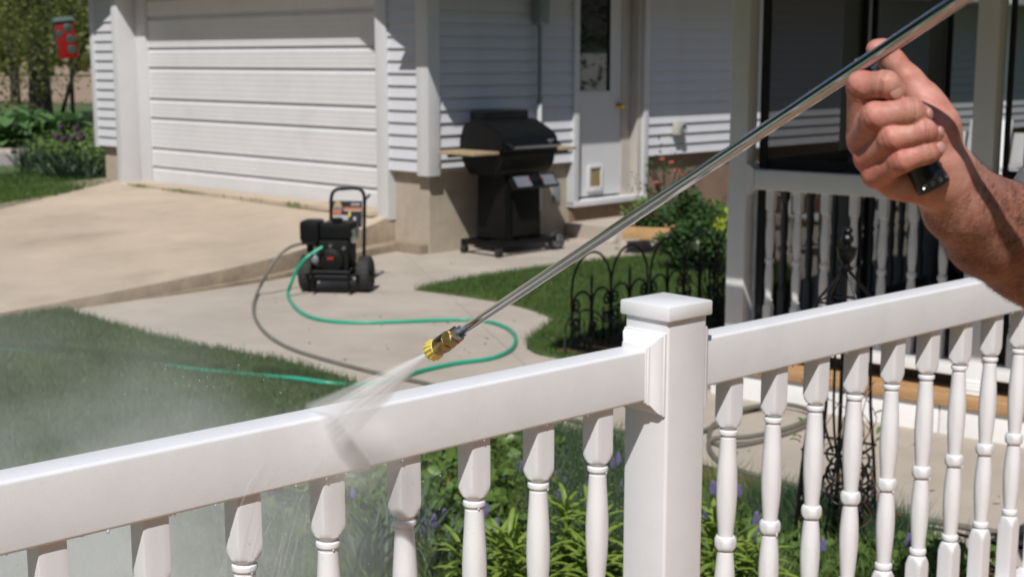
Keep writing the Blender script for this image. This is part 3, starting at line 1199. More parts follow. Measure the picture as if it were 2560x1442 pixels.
porch_side(gaz, 3, 'x', GB)
porch_side(gaz, 2, 'y', GB)
for i in range(4):
    post_parts(gaz, i * LB, 'porchvinyl', hz=2.35, h=0.0505, cap=False, z0=ZP, trims=(i > 0, i < 3), skirt=ZP)
for i in range(1, 3):
    post_parts(gaz, 0.0, 'porchvinyl', hz=2.35, h=0.0505, cap=False, yc=i * LB, z0=ZP, trims=(False, False))
# bolts on the post faces
bo = MB()
bo.lathe((LB - 0.01, -0.0507, ZP + 0.135), (0, -1, 0), [(0, 0.006), (0.004, 0.006), (0.006, 0.003)], 8)
bo.build('bolt', 'steel', gaz)
# dark screens just inside the railings, with their frames
for ax, n in (('x', 3), ('y', 2)):
    for i in range(n):
        a, b = i * LB + 0.052, (i + 1) * LB - 0.052
        mb = MB()
        yo = 0.075
        fw = 0.018
        bars = [((a, yo, 0.20), (a + fw, yo + 0.03, 2.35)), ((b - fw, yo, 0.20), (b, yo + 0.03, 2.35)), ((a + fw, yo, 0.20), (b - fw, yo + 0.03, 0.26)), ((a + fw, yo, 2.25), (b - fw, yo + 0.03, 2.35)), ((a + fw, yo, 1.165), (b - fw, yo + 0.03, 1.205))]
        for lo, hi in bars:
            mb.box(lo, hi)
        sc = MB()
        sc.add([(a + fw, yo + 0.015, 0.26), (b - fw, yo + 0.015, 0.26), (b - fw, yo + 0.015, 2.25), (a + fw, yo + 0.015, 2.25)], [(0, 1, 2, 3)])
        for q in (mb, sc):
            if ax == 'y':
                q.v = [(y, x, z) for x, y, z in q.v]
        fo = mb.build('screen_frame', 'screenframe', gaz)
        sc.build('insect_screen', 'screen', fo, angle=0)
# back wall of the porch, dark, with a screened window row towards the house
bk = MB()
bk.box((0.1, 2 * LB + 0.06, 0.2), (3 * LB + 2, 2 * LB + 0.10, 0.55))
bk.box((0.55, 2 * LB + 0.06, 0.552), (0.70, 2 * LB + 0.10, 2.35))
bk.box((1.55, 2 * LB + 0.06, 0.552), (1.75, 2 * LB + 0.10, 2.35))
bk.build('inner_frame', 'screenframe', gaz)
for a, b in ((0.70, 1.55), (1.75, 5.5)):
    sc = MB()
    sc.add([(a, 2 * LB + 0.08, 0.55), (b, 2 * LB + 0.08, 0.55), (b, 2 * LB + 0.08, 2.35), (a, 2 * LB + 0.08, 2.35)], [(0, 1, 2, 3)])
    sc.build('insect_screen', 'screen', gaz, angle=0)
# deck: boards, edge board and white skirting panels down to the ground
for i in range(18):
    mb = MB()
    mb.box((-0.06, -0.055 + i * 0.14, ZP - 0.035), (3 * LB + 1.5, -0.055 + i * 0.14 + 0.134, ZP - 0.004))
    mb.build('deck_board', 'deckwood', gaz)
mb = MB()
mb.box((-0.10, -0.125, ZP - 0.055), (3 * LB + 1.5, -0.060, ZP - 0.002), 0.008)
mb.build('edge_board', 'deckwood', gaz)
mb = MB()
mb.box((-0.12, -0.0545, ZP - 0.055), (-0.0605, 2 * LB, ZP - 0.002), 0.008)
mb.build('edge_board', 'deckwood', gaz)
x = -0.085
while x < 3 * LB + 1.4:
    mb = MB()
    mb.box((x, -0.105, -0.04), (x + 0.60, -0.085, ZP - 0.0555), 0.003)
    mb.build('skirting_panel', 'porchvinyl', gaz)
    x += 0.606
mb = MB()
mb.box((-0.105, -0.0845, -0.04), (-0.085, 2 * LB, ZP - 0.0555), 0.003)
mb.build('skirting_panel', 'porchvinyl', gaz)
rf = MB()
rf.box((-0.50, -1.30, 2.12), (3 * LB + 1.5, -1.26, 2.28))
rf.box((-0.50, -1.259, 2.12), (-0.46, 2 * LB + 1.2, 2.28))
rfo = rf.build('fascia', 'porchvinyl', gaz)
rf = MB()
rf.box((-0.50, -1.30, 2.36), (3 * LB + 1.5, 2 * LB + 1.2, 2.40))
rf.build('roof', 'shingle', gaz)
bm2 = MB()
bm2.box((-0.06, -0.06, 2.22), (3 * LB + 0.1, 0.06, 2.352))
bm2.box((-0.06, 0.061, 2.22), (0.06, 2 * LB + 0.06, 2.352))
bm2.build('beam', 'porchvinyl', gaz)


def gl(x, y, z=0.0):
    yd = Vector((-GD.y, GD.x, 0))
    return G1 + GD * x + yd * y + Vector((0, 0, z))


def slat_chair(loc, rz, label, sc=1.0):
    r = empty('garden_chair', loc, rz)
    r.scale = (sc, sc, sc)
    tag(r, label, 'chair', 'white slatted chairs beyond the porch')
    for i in range(5):
        mb = MB()
        x = -0.22 + i * 0.11
        mb.box((x - 0.045, 0.20, 0.36), (x + 0.045, 0.222, 0.92 - 0.05 * abs(i - 2) ** 1.5), 0.004)
        mb.v = [(a, b + (c - 0.36) * 0.32, c) for a, b, c in mb.v]
        mb.build('back_slat', 'vinyl2', r)
    for i in range(5):
        mb = MB()
        mb.box((-0.27, -0.30 + i * 0.10, 0.36), (0.27, -0.21 + i * 0.10, 0.382), 0.004)
        mb.build('seat_slat', 'vinyl2', r)
    for sx in (-1, 1):
        mb = MB()
        mb.box((sx * 0.33 - 0.06, -0.36, 0.56), (sx * 0.33 + 0.06, 0.36, 0.582), 0.005)
        mb.build('armrest', 'vinyl2', r)
        for y in (-0.30, 0.24):
            mb = MB()
            mb.box((sx * 0.30 - 0.02, y - 0.045, 0.0), (sx * 0.30 + 0.02, y + 0.045, 0.559), 0.004)
            mb.build('leg', 'vinyl2', r)
    return r


q = PY(2084, 420, 12.0)
slat_chair((q.x, q.y, 0.0), radians(-60), 'white slatted chair on the grass seen through the screen left of the raised fist', 0.93)
q = PY(2436, 420, 13.0)
slat_chair((q.x, q.y, 0.0), radians(-35), 'white slatted chair on the grass beyond the porch beside the right porch post', 1.3)



# ------------------------------------------------------------------ gas grill
gp = P(1272, 628)
grill = empty('gas_grill', (gp.x, gp.y, 0), HA)
grill.scale = (1.07, 1.07, 1.0)
tag(grill, 'black gas grill on a wheeled pedestal with wooden side shelves by the house wall', 'grill')
# local x: along the wall to the right, -y: front
pd = MB()
bm = bmesh.new()
bmesh.ops.create_cube(bm, size=1.0)
for v in bm.verts:
    t = v.co.z + 0.5
    v.co = Vector((v.co.x * (0.42 - 0.02 * t), v.co.y * (0.36 - 0.02 * t), 0.13 + t * 0.60))
bmesh.ops.bevel(bm, geom=[e for e in bm.edges], offset=0.012, segments=2, affect='EDGES')
pd.bm(bm)
pd.build('pedestal', 'black', grill)
dp = MB()
dp.box((-0.15, -0.198, 0.17), (0.15, -0.186, 0.66), 0.004)
dp.build('pedestal_door', 'blackmat', grill)


def hull_profile(prof, x0, x1):
    mb = MB()
    n = len(prof)
    for x in (x0, x1):
        mb.v.extend([(x, y, z) for y, z in prof])
    for i in range(n):
        j = (i + 1) % n
        mb.f.append((i, j, n + j, n + i))
    mb.f.append(tuple(range(n))[::-1])
    mb.f.append(tuple(range(n, 2 * n)))
    return mb


def bevelled(mb, off=0.012, seg=2):
    bm = bmesh.new()
    vs = [bm.verts.new(v) for v in mb.v]
    for f in mb.f:
        bm.faces.new([vs[i] for i in f])
    bmesh.ops.recalc_face_normals(bm, faces=bm.faces)
    bmesh.ops.bevel(bm, geom=bm.edges[:], offset=off, segments=seg, affect='EDGES')
    o = MB()
    o.bm(bm)
    return o


bevelled(hull_profile([(-0.25, 0.90), (-0.235, 0.80), (-0.16, 0.70), (0.16, 0.70), (0.235, 0.80), (0.25, 0.90)], -0.31, 0.31)).build('firebox', 'black', grill)
lid = bevelled(hull_profile([(-0.262, 0.905), (-0.262, 1.02), (-0.225, 1.07), (-0.02, 1.175), (0.10, 1.185), (0.22, 1.13), (0.262, 1.0), (0.262, 0.905)], -0.325, 0.325), 0.014).build('lid', 'black', grill)
cr = MB()
cr.box((-0.26, 0.02, 1.17), (0.26, 0.20, 1.255), 0.015)
cr.build('vent_hood', 'black', lid)
hd = MB()
hd.tube([(-0.27, -0.325, 0.955), (0.27, -0.325, 0.955)], 0.013, 12)
ho = hd.build('handle', 'steel', lid)
hd = MB()
for sx in (-1, 1):
    hd.tube(catmull([(sx * 0.29, -0.255, 0.985), (sx * 0.285, -0.295, 0.975), (sx * 0.27, -0.325, 0.955)], 4), 0.014, 8)
hd.build('handle_bracket', 'black', lid)
lg = MB()
lg.add([(0.185, -0.2632, 1.005), (0.275, -0.2632, 1.005), (0.23, -0.2632, 0.96)], [(0, 1, 2)])
lg.build('emblem', 'steel', lid, angle=0)
for x0, x1 in ((-0.62, -0.335), (0.335, 0.60)):
    sh = empty('side_shelf')
    sh.parent = grill
    for i in range(5):
        mb = MB()
        y = -0.225 + i * 0.088
        mb.box((x0, y, 0.895), (x1, y + 0.084, 0.922), 0.005)
        mb.build('slat', 'shelfwood', sh)
    mb = MB()
    mb.box((x0 + 0.04, -0.16, 0.865), (x1 - 0.04, -0.13, 0.894))
    mb.box((x0 + 0.04, 0.10, 0.865), (x1 - 0.04, 0.13, 0.894))
    mb.build('shelf_bracket', 'black', sh)
cp = MB()
cp.add([(-0.24, -0.262, 0.71), (0.26, -0.262, 0.71), (0.26, -0.335, 0.60), (-0.24, -0.335, 0.60), (-0.24, -0.235, 0.66), (0.26, -0.235, 0.66), (0.26, -0.31, 0.585), (-0.24, -0.31, 0.585)],
       [(0, 3, 2, 1), (4, 5, 6, 7), (0, 1, 5, 4), (1, 2, 6, 5), (2, 3, 7, 6), (3, 0, 4, 7)])
cpo = cp.build('control_panel', 'black', grill)
pn_ = Vector((0, -0.833, 0.553))
pt_ = lambda t, x: Vector((x, -0.262 - 0.073 * t, 0.71 - 0.11 * t)) + pn_ * 0.002
for x0, x1 in ((-0.225, -0.05), (0.09, 0.245)):
    cp = MB()
    cp.add([pt_(0.12, x0), pt_(0.12, x1), pt_(0.88, x1), pt_(0.88, x0)], [(0, 1, 2, 3)])
    cp.build('control_plate', 'alu', cpo, angle=0)
for x in (-0.02, 0.055):
    cp = MB()
    cp.lathe(pt_(0.5, x), pn_, [(0, 0.026), (0.018, 0.024), (0.020, 0.0)], 14)
    cp.build('control_knob', 'blackmat', cpo)
for x0, x1 in ((-0.062, -0.052), (0.091, 0.101)):
    cp = MB()
    cp.add([pt_(0.25, x0) + pn_ * 0.001, pt_(0.25, x1) + pn_ * 0.001, pt_(0.5, x1) + pn_ * 0.001, pt_(0.5, x0) + pn_ * 0.001], [(0, 1, 2, 3)])
    cp.build('red_mark', 'redprint', cpo, angle=0)
bs = MB()
bs.box((-0.36, -0.24, 0.085), (0.34, -0.19, 0.13), 0.008)
bs.box((-0.36, 0.16, 0.085), (0.34, 0.21, 0.13), 0.008)
bs.box((-0.36, -0.1895, 0.085), (-0.31, 0.1595, 0.13), 0.008)
bs.box((0.27, -0.1895, 0.085), (0.34, 0.1595, 0.13), 0.008)
bs.build('base_frame', 'black', grill)
for y in (-0.215, 0.19):
    cb = MB()
    cb.lathe((-0.335, y - 0.018, 0.034), (0, 1, 0), [(0, 0.034), (0.036, 0.034)], 14)
    cb.box((-0.35, y - 0.03, 0.045), (-0.32, y + 0.03, 0.0845))
    cb.build('caster', 'rubber', grill)
    wb = MB()
    wb.lathe((0.355, y - 0.022, 0.088), (0, 1, 0), [(0, 0.06), (0, 0.084), (0.006, 0.0885), (0.038, 0.0885), (0.044, 0.084), (0.044, 0.06)], 24, cap=False)
    w = wb.build('wheel', 'rubber', grill)
    hb_ = MB()
    hb_.lathe((0.355, y - 0.020, 0.088), (0, 1, 0), [(0, 0.045), (0.0, 0.0605), (0.04, 0.0605), (0.04, 0.045), (0.018, 0.043), (0.018, 0.0)], 24, cap=False)
    for k in range(5):
        a = 2 * pi * k / 5
        hb_.tube([(0.355, y - 0.012, 0.088), (0.355 + 0.05 * cos(a), y - 0.012, 0.088 + 0.05 * sin(a))], 0.008, 6)
    hb_.build('rim', 'alu', w)

# ------------------------------------------------------------------ pressure washer on the patio
wp_ = P(841, 728)
wash = empty('pressure_washer', (wp_.x, wp_.y, 0), radians(-6))
tag(wash, 'black petrol pressure washer on two fat wheels standing on the concrete', 'pressure washer')
for sx in (-1, 1):
    x = sx * 0.217
    mb = MB()
    mb.lathe((x - 0.055, 0.02, 0.132), (1, 0, 0), [(0.012, 0.07), (0.004, 0.10), (0.004, 0.112), (0.012, 0.126), (0.028, 0.132), (0.082, 0.132), (0.098, 0.126), (0.106, 0.112), (0.106, 0.10), (0.098, 0.07)], 30)
    w = mb.build('wheel', 'rubber', wash)
    for k in range(22):
        a = 2 * pi * k / 22
        tb = MB()
        for off in (-0.022, 0.022):
            c = Vector((x + off, 0.02 + 0.131 * cos(a + off * 4), 0.132 + 0.131 * sin(a + off * 4)))
            rd = Vector((0, cos(a), sin(a)))
            tb.obox(c, Vector((1, 0, 0)), rd, Vector((0, -sin(a), cos(a))), (-0.017, -0.004, -0.010), (0.017, 0.004, 0.010))
        tb.build('tread_block', 'rubber', w)
    hb_ = MB()
    hb_.lathe((x - sx * 0.02, 0.02, 0.132), (sx, 0, 0), [(0, 0.068), (0.06, 0.069), (0.055, 0.03), (0.075, 0.02), (0.075, 0.0)], 20)
    hb_.build('rim', 'blackmat', w)
mb = MB()
mb.tube([(-0.215, 0.02, 0.132), (0.215, 0.02, 0.132)], 0.010, 8)
mb.build('axle', 'steel', wash)
mb = MB()
mb.tube([(-0.16, -0.15, 0.128), (0.16, -0.15, 0.128)], 0.02, 8)
for sx in (-1, 1):
    mb.tube(catmull([(sx * 0.135, -0.17, 0.02), (sx * 0.135, -0.17, 0.15), (sx * 0.135, -0.12, 0.17), (sx * 0.135, 0.30, 0.17), (sx * 0.13, 0.36, 0.20)], 5), 0.0125, 8)
mb.tube([(-0.135, -0.16, 0.17), (0.135, -0.16, 0.17)], 0.0125, 8)
mb.build('frame', 'black', wash)
mb = MB()
hpts = [(-0.125, 0.36, 0.19), (-0.125, 0.40, 0.50), (-0.122, 0.415, 0.66), (-0.09, 0.425, 0.715), (-0.03, 0.428, 0.725), (0.06, 0.428, 0.728), (0.11, 0.425, 0.715), (0.135, 0.415, 0.66), (0.135, 0.40, 0.50), (0.135, 0.36, 0.19)]
mb.tube(catmull(hpts, 5), 0.0135, 10)
mb.tube([(0.137, 0.41, 0.64), (0.160, 0.395, 0.66), (0.185, 0.38, 0.685)], 0.009, 8)
mb.build('handle', 'black', wash)
for z in (0.655,):
    mb = MB()
    mb.lathe((0.135, 0.414, 0.625), (0, 0.1, 1), [(0, 0.015), (0.006, 0.016), (0.012, 0.015)], 10)
    mb.build('handle_clip', 'steel', wash)
mb = MB()
mb.box((-0.20, -0.16, 0.135), (0.20, 0.34, 0.150), 0.004)
mb.box((-0.135, -0.17, 0.1), (0.135, -0.155, 0.1345), 0.002)
mb.build('base_plate', 'black', wash)
# printed panel on the handle
pnl = MB()
pnl.obox(Vector((0.005, 0.385, 0.535)), Vector((1, 0, 0)), Vector((0, 1, -0.14)).normalized(), Vector((0, 0.14, 1)).normalized(), (-0.115, -0.004, -0.10), (0.115, 0.004, 0.10))
po = pnl.build('label_panel', 'navy', wash)


def decal(name, mt, x0, x1, z0, z1, d=0.0048, skew=0.0):
    mb = MB()
    O = Vector((0.005, 0.385, 0.535))
    ay = Vector((0, 1, -0.14)).normalized()
    az = Vector((0, 0.14, 1)).normalized()
    mb.add([O + Vector((x, 0, 0)) + az * z - ay * d for x, z in ((x0, z0), (x1, z0), (x1 - skew, z1), (x0 + skew, z1))], [(0, 1, 2, 3)])
    mb.build(name, mt, po, angle=0)


decal('emblem', 'tanprint', -0.105, -0.04, 0.055, 0.095, skew=0.014)
decal('print_block', 'whiteprint', -0.108, -0.035, 0.030, 0.0535)
for i in range(5):
    decal('print_mark', 'navy', -0.104 + i * 0.014, -0.094 + i * 0.014, 0.034, 0.0505, 0.0055)
decal('print_block', 'orange', -0.112, -0.045, -0.002, 0.027, 0.0049)
decal('print_bar', 'orange', -0.024, 0.110, 0.032, 0.052)
decal('print_bar', 'whiteprint', -0.024, 0.110, 0.022, 0.0315)
decal('print_block', 'yellowprint', 0.012, 0.028, -0.02, 0.0185)
for i in range(6):
    decal('print_mark', 'whiteprint', 0.032 + i * 0.0115, 0.041 + i * 0.0115, 0.066, 0.084)
decal('print_block', 'whiteprint', -0.11, 0.01, -0.06, -0.008)
decal('print_block', 'whiteprint', 0.05, 0.07, -0.085, -0.02)
# engine
mb = MB()
mb.box((-0.10, -0.125, 0.150), (0.125, 0.16, 0.40), 0.02)
mb.build('crankcase', 'blackmat', wash)
mb = MB()
mb.box((-0.092, -0.12, 0.405), (0.140, 0.15, 0.520), 0.028)
ft = mb.build('fuel_tank', 'black', wash)
mb = MB()
mb.lathe((0.02, 0.0, 0.525), (0, 0, 1), [(0, 0.038), (0.018, 0.040), (0.024, 0.034), (0.024, 0.0)], 18)
mb.build('fuel_cap', 'blackmat', ft)
mb = MB()
mb.lathe((0.0, -0.126, 0.25), (0, -1, 0), [(0, 0.095), (0.03, 0.09), (0.048, 0.06), (0.052, 0.0)], 24)
rs2 = mb.build('recoil_starter', 'blackmat', wash)
mb = MB()
for k in range(10):
    a = 2 * pi * k / 10
    mb.tube([(0.035 * cos(a), -0.176, 0.25 + 0.035 * sin(a)), (0.058 * cos(a), -0.174, 0.25 + 0.058 * sin(a))], 0.004, 6)
mb.build('fins', 'black', rs2)
mb = MB()
mb.box((-0.022, -0.183, 0.262), (0.026, -0.1785, 0.282), 0.002)
mb.build('red_badge', 'redprint', rs2)
mb = MB()
mb.box((-0.245, -0.115, 0.375), (-0.095, 0.10, 0.535), 0.030)
ac = mb.build('air_cleaner', 'black', wash)
mb = MB()
mb.box((-0.225, -0.118, 0.418), (-0.115, -0.1155, 0.424))
mb.box((-0.225, -0.118, 0.446), (-0.115, -0.1155, 0.452))
mb.build('cover_rib', 'blackmat', ac)
mb = MB()
mb.lathe((-0.17, 0.0, 0.29), (0, 0, 1), [(0, 0.045), (0.085, 0.05)], 14)
mb.build('intake_elbow', 'blackmat', wash)
for fx, fz in ((-0.118, 0.345), (-0.005, 0.362), (0.095, 0.345)):
    mb = MB()
    mb.lathe((fx, -0.13, fz), (0, -1, 0), [(-0.03, 0.013), (0.012, 0.014), (0.014, 0.0)], 12)
    mb.build('fitting', 'steel', wash)
mb = MB()
mb.box((0.118, -0.07, 0.37), (0.165, 0.10, 0.47), 0.012)
mb.build('muffler', 'steel', wash)
mb = MB()
mb.box((-0.15, -0.08, 0.2), (-0.09, 0.12, 0.29), 0.012)
mb.lathe((-0.13, -0.082, 0.25), (0, -1, 0), [(0, 0.026), (0.03, 0.026), (0.034, 0.018), (0.034, 0.0)], 14)
pm = mb.build('pump', 'alu', wash)

# ------------------------------------------------------------------ hoses
def ground_hose(name, pix, r, mt, label):
    pts = []
    for i, p in enumerate(pix):
        z = r if len(p) == 2 else p[2]
        q = PY(p[0], p[1], p[3]) if len(p) == 4 else P(p[0], p[1], z)
        pts.append(q)
    mb = MB()
    mb.tube(catmull(pts, 10), r, 10)
    o = mb.build(name, mt)
    tag(o, label, 'hose')
    return o


ground_hose('garden_hose', [(806, 618, 0, 9.95), (786, 630, 0, 9.93), (762, 648, 0, 9.9), (742, 675, 0, 9.9), (728, 708, 0, 9.9), (720, 738), (738, 768), (770, 790), (820, 802), (900, 806), (1000, 804), (1100, 800), (1190, 800), (1250, 812), (1283, 832), (1288, 858), (1268, 880), (1220, 897), (1140, 908), (1060, 925), (980, 950), (900, 962), (820, 957, 0.035), (740, 946, 0.040), (640, 938, 0.018), (520, 927, 0.020), (420, 915, 0.016), (300, 900, 0.002), (180, 889, 0.006), (40, 877, 0.012), (-120, 866, 0.006)], 0.0125, 'greenhose',
            'green garden hose looping over the patio and across the lawn')
hp_ = catmull([P(x_, y_) for x_, y_ in ((820, 957), (740, 946), (640, 938), (520, 927), (420, 915), (300, 900), (180, 889), (40, 877), (-120, 866))], 40)
hp_ = np.array([[p.x, p.y] for p in hp_])
pick = hp_[RNG.integers(0, len(hp_), 9000)] + RNG.normal(0, 0.022, (9000, 2)) + np.array([0.0, -0.016])
gap = np.sin(pick[:, 0] * 9.0) + np.sin(pick[:, 0] * 23 + 1) * 0.7 - (pick[:, 0] + 1.6) * 0.5
pick = pick[gap > -0.35]
v, f = blades(pick, 0.005, (0.035, 0.065), (0.0025, 0.005), 0.7)
tag(big_mesh('grass', v, f, 'grass'), kind='stuff')
ground_hose('pressure_hose', [(790, 606, 0, 10.1), (750, 610, 0, 10.1), (718, 622, 0, 10.05), (690, 648, 0, 10.0), (664, 690, 0, 9.95), (644, 730, 0, 9.95), (634, 766), (640, 800), (668, 836), (720, 868), (800, 895), (900, 922), (980, 941), (1060, 957), (1160, 985), (1290, 1018), (1400, 1042), (1500, 1068), (1600, 1086), (1720, 1086), (1790, 1064), (1850, 1033), (1930, 1010), (2010, 1012), (2040, 1040), (2000, 1070), (1900, 1102), (1820, 1114), (1776, 1098), (1786, 1060), (1860, 1022, 0.03), (1960, 1010, 0.03), (2030, 1030, 0.03), (1990, 1062, 0.03), (1880, 1090, 0.03), (1790, 1095, 0.03), (1772, 1112), (1790, 1146), (1850, 1176), (1960, 1206), (2100, 1246), (2240, 1288), (2350, 1305), (2460, 1325), (2580, 1342), (2700, 1360)], 0.0115, 'greyhose',
            'grey high pressure hose running from the washer to a loose coil')
ground_hose('thin_cable', [(1955, 1205, 0.006), (2060, 1262, 0.006), (2200, 1312, 0.006), (2330, 1320, 0.006), (2420, 1340, 0.006), (2520, 1363, 0.006), (2640, 1372, 0.006)], 0.006, 'blackmat',
            'thin black cable lying on the concrete below the grey hose')

# ------------------------------------------------------------------ hoop fence and scroll edging
def spiral(c, u, w, r0, turns, a0, k=22, sgn=1):
    """flat scroll starting at radius r0 and winding in"""
    pts = []
    for i in range(k + 1):
        t = i / k
        r = r0 * (1 - 0.78 * t)
        a = a0 + sgn * turns * 2 * pi * t
        pts.append(c + u * (r * cos(a)) + w * (r * sin(a)))
    return pts


FA = P(1428, 884)
FA.z = 0
FB = P(1815, 775)
FB.z = 0
fdir = (FB - FA).normalized()
fence = empty('hoop_fence', FA, math.atan2(fdir.y, fdir.x))
tag(fence, 'low black wrought iron hoop border fence on the grass edge by the porch', 'fence')
U, W = Vector((1, 0, 0)), Vector((0, 0, 1))
BW = 0.405
RI = 0.0075
for k in range(6):
    x0 = k * (BW + 0.004) + (0.03 if k >= 2 else 0) + (0.03 if k >= 4 else 0)
    c = Vector((x0 + BW / 2, 0, 0))
    mb = MB()
    hp = [(x0, 0, -0.05), (x0, 0, 0.36)] + [(x0 + BW / 2 - BW / 2 * cos(a), 0, 0.36 + 0.22 * sin(a)) for a in np.linspace(0.15, pi - 0.15, 18)] + [(x0 + BW, 0, 0.36), (x0 + BW, 0, -0.05)]
    mb.tube(hp, RI, 7)
    mb.build('hoop', 'iron', fence)
    mb = MB()
    cx = x0 + BW / 2
    mb.tube([(cx, 0, -0.05), (cx, 0, 0.40)], RI * 1.1, 7)
    mb.lathe((cx, 0, 0.385), (0, 0, 1), [(0, 0.006), (0.008, 0.013), (0.016, 0.006), (0.03, 0.009), (0.05, 0.006), (0.075, 0.001)], 8)
    mb.build('spear', 'iron', fence)
    mb = MB()
    for s0_, s1_ in ((x0, cx), (cx, x0 + BW)):
        h_ = (s1_ - s0_) / 2
        mb.tube([(s0_ + 0.008, 0, 0.10), (s0_ + 0.008, 0, 0.27)] + [((s0_ + s1_) / 2 - (h_ - 0.008) * cos(a), 0, 0.27 + 0.085 * sin(a)) for a in np.linspace(0.2, pi - 0.2, 12)] + [(s1_ - 0.008, 0, 0.27), (s1_ - 0.008, 0, 0.10)], RI, 6)
    mb.build('small_arch', 'iron', fence)
    mb = MB()
    for sx in (-1, 1):
        mb = MB()
        ex = cx + sx * BW / 2
        mb.tube(spiral(Vector((ex - sx * 0.042, 0, 0.275)), U * -sx, W, 0.044, 1.3, pi, sgn=-1), RI, 6)
        mb.tube(spiral(Vector((ex - sx * 0.042, 0, 0.175)), U * -sx, W, 0.046, 1.3, pi, sgn=1), RI, 6)
        mb.tube([(ex - sx * 0.078, 0, 0.235), (ex - sx * 0.085, 0, 0.15), (ex - sx * 0.06, 0, 0.02)], RI * 0.85, 6)
        mb.tube(catmull([(cx + sx * 0.006, 0, 0.20), (cx + sx * 0.03, 0, 0.11), (cx + sx * 0.085, 0, 0.02)], 6), RI * 0.85, 6)
        mb.build('scroll', 'iron', fence)

EA = P(1412, 893)
EA.z = 0
EB = P(1580, 862)
EB.z = 0
edir = (EB - EA).normalized()
edg = empty('scroll_edging', EA, math.atan2(edir.y, edir.x))
tag(edg, 'low grey scrolled wire edging in front of the hoop fence', 'edging')
for k in range(3):
    x0 = k * 0.30
    mb = MB()
    mb.tube([(x0, 0, -0.04), (x0, 0, 0.16)] + [(x0 + 0.15 - 0.15 * cos(a), 0, 0.16 + 0.10 * sin(a)) for a in np.linspace(0.2, pi - 0.2, 14)] + [(x0 + 0.30, 0, 0.16), (x0 + 0.30, 0, -0.04)], 0.0055, 6)
    mb.build('arch', 'greyiron', edg)
    mb = MB()
    mb.tube([(x0 + 0.15, 0, -0.04), (x0 + 0.15, 0, 0.20)], 0.0055, 6)
    mb.build('stake', 'greyiron', edg)
    for sx in (-1, 1):
        c = x0 + 0.15 + sx * 0.075
        for zc, sg in ((0.165, 1), (0.07, -1)):
            mb = MB()
            mb.tube(spiral(Vector((c, 0, zc)), U * sx * sg, W, 0.045, 1.4, 0.4, sgn=sg), 0.005, 6)
            mb.build('scroll', 'greyiron', edg)
    for sx in (-1, 1):
        mb = MB()
        mb.ellipsoid((x0 + 0.15 + sx * 0.075, -0.004, 0.165), (0.014, 0.008, 0.014), 8, 6)
        mb.build('rosette', 'greyiron', edg)

# ------------------------------------------------------------------ iron obelisk trellis
tp = PY(2086, 1400, 4.55)
tr = empty('iron_obelisk', (tp.x, tp.y, 0), radians(12))
tag(tr, 'black wrought iron obelisk trellis with finial standing behind the railing', 'trellis')
mb = MB()
mb.lathe((0, 0, 1.005), (0, 0, 1), [(0, 0.012), (0.004, 0.022), (0.012, 0.024), (0.018, 0.014), (0.024, 0.013), (0.032, 0.018), (0.045, 0.027), (0.062, 0.031), (0.072, 0.031), (0.074, 0.034), (0.080, 0.034), (0.082, 0.02), (0.09, 0.012), (0.098, 0.019), (0.108, 0.022), (0.118, 0.019), (0.124, 0.012), (0.130, 0.016), (0.138, 0.018), (0.147, 0.012), (0.151, 0.0)], 20)
mb.build('finial', 'iron', tr)
R1, ZR = 0.103, 0.905
rod = 0.0052
mb = MB()
for k in range(4):
    a = pi / 2 * k
    mb.tube([(0.012 * cos(a), 0.012 * sin(a), 1.005), (R1 * cos(a), R1 * sin(a), ZR)], rod, 7)
mb.build('roof_rod', 'iron', tr)
mb = MB()
for z, r in ((ZR, R1), (0.80, R1 * 1.02), (0.40, 0.135)):
    cs_ = [(r * cos(pi / 2 * k), r * sin(pi / 2 * k), z) for k in range(5)]
    for a, b in zip(cs_[:-1], cs_[1:]):
        mb.tube([a, b], rod * 0.9, 6)
mb.build('ring_bar', 'iron', tr)
mb = MB()
for k in range(4):
    a = pi / 2 * k
    prof = [(R1, ZR), (R1 * 1.0, 0.75), (R1 * 1.03, 0.62), (0.112, 0.52), (0.122, 0.43), (0.133, 0.33), (0.142, 0.2), (0.150, -0.03)]
    mb.tube(catmull([(r * cos(a), r * sin(a), z) for r, z in prof], 5), rod * 1.1, 7)
mb.build('leg', 'iron', tr)
mb = MB()
mb.tube([(0, 0, -0.02), (0, 0, 1.0)], rod * 1.4, 8)
mb.build('centre_pole', 'iron', tr)
mb = MB()
for k in range(4):
    a = pi / 2 * k + pi / 4
    prof = [(0.07, 0.80), (0.072, 0.68), (0.068, 0.56), (0.05, 0.46), (0.02, 0.38)]
    mb.tube(catmull([(r * cos(a), r * sin(a), z) for r, z in prof], 5), rod * 0.9, 6)
    prof = [(0.02, 0.36), (0.05, 0.28), (0.09, 0.17), (0.10, 0.05), (0.10, -0.02)]
    mb.tube(catmull([(r * cos(a), r * sin(a), z) for r, z in prof], 5), rod * 0.9, 6)
mb.build('bowed_rod', 'iron', tr)
mb = MB()
for k in range(4):
    a0, a1 = pi / 2 * k, pi / 2 * (k + 1)
    for z, r, s in ((0.85, R1, 0.040), (0.345, 0.137, 0.044), (0.265, 0.143, 0.040)):
        A = Vector((r * cos(a0), r * sin(a0), z))
        B = Vector((r * cos(a1), r * sin(a1), z))
        u = (B - A).normalized()
        m_ = (A + B) / 2
        L = (B - A).length
        for sx in (-1, 1):
            for w_, s_, tn, a_, sg in ((0.0, s, 1.3, pi, 1), (1.6, s * 0.8, 1.2, pi / 2, -1)):
                mb = MB()
                mb.tube(spiral(m_ + u * sx * L * 0.24 - W * s * w_, u * sx, W, s_, tn, a_, sgn=sg), rod * 0.8, 6)
                mb.build('scroll', 'iron', tr)
mb = MB()
rv = random.Random(5)
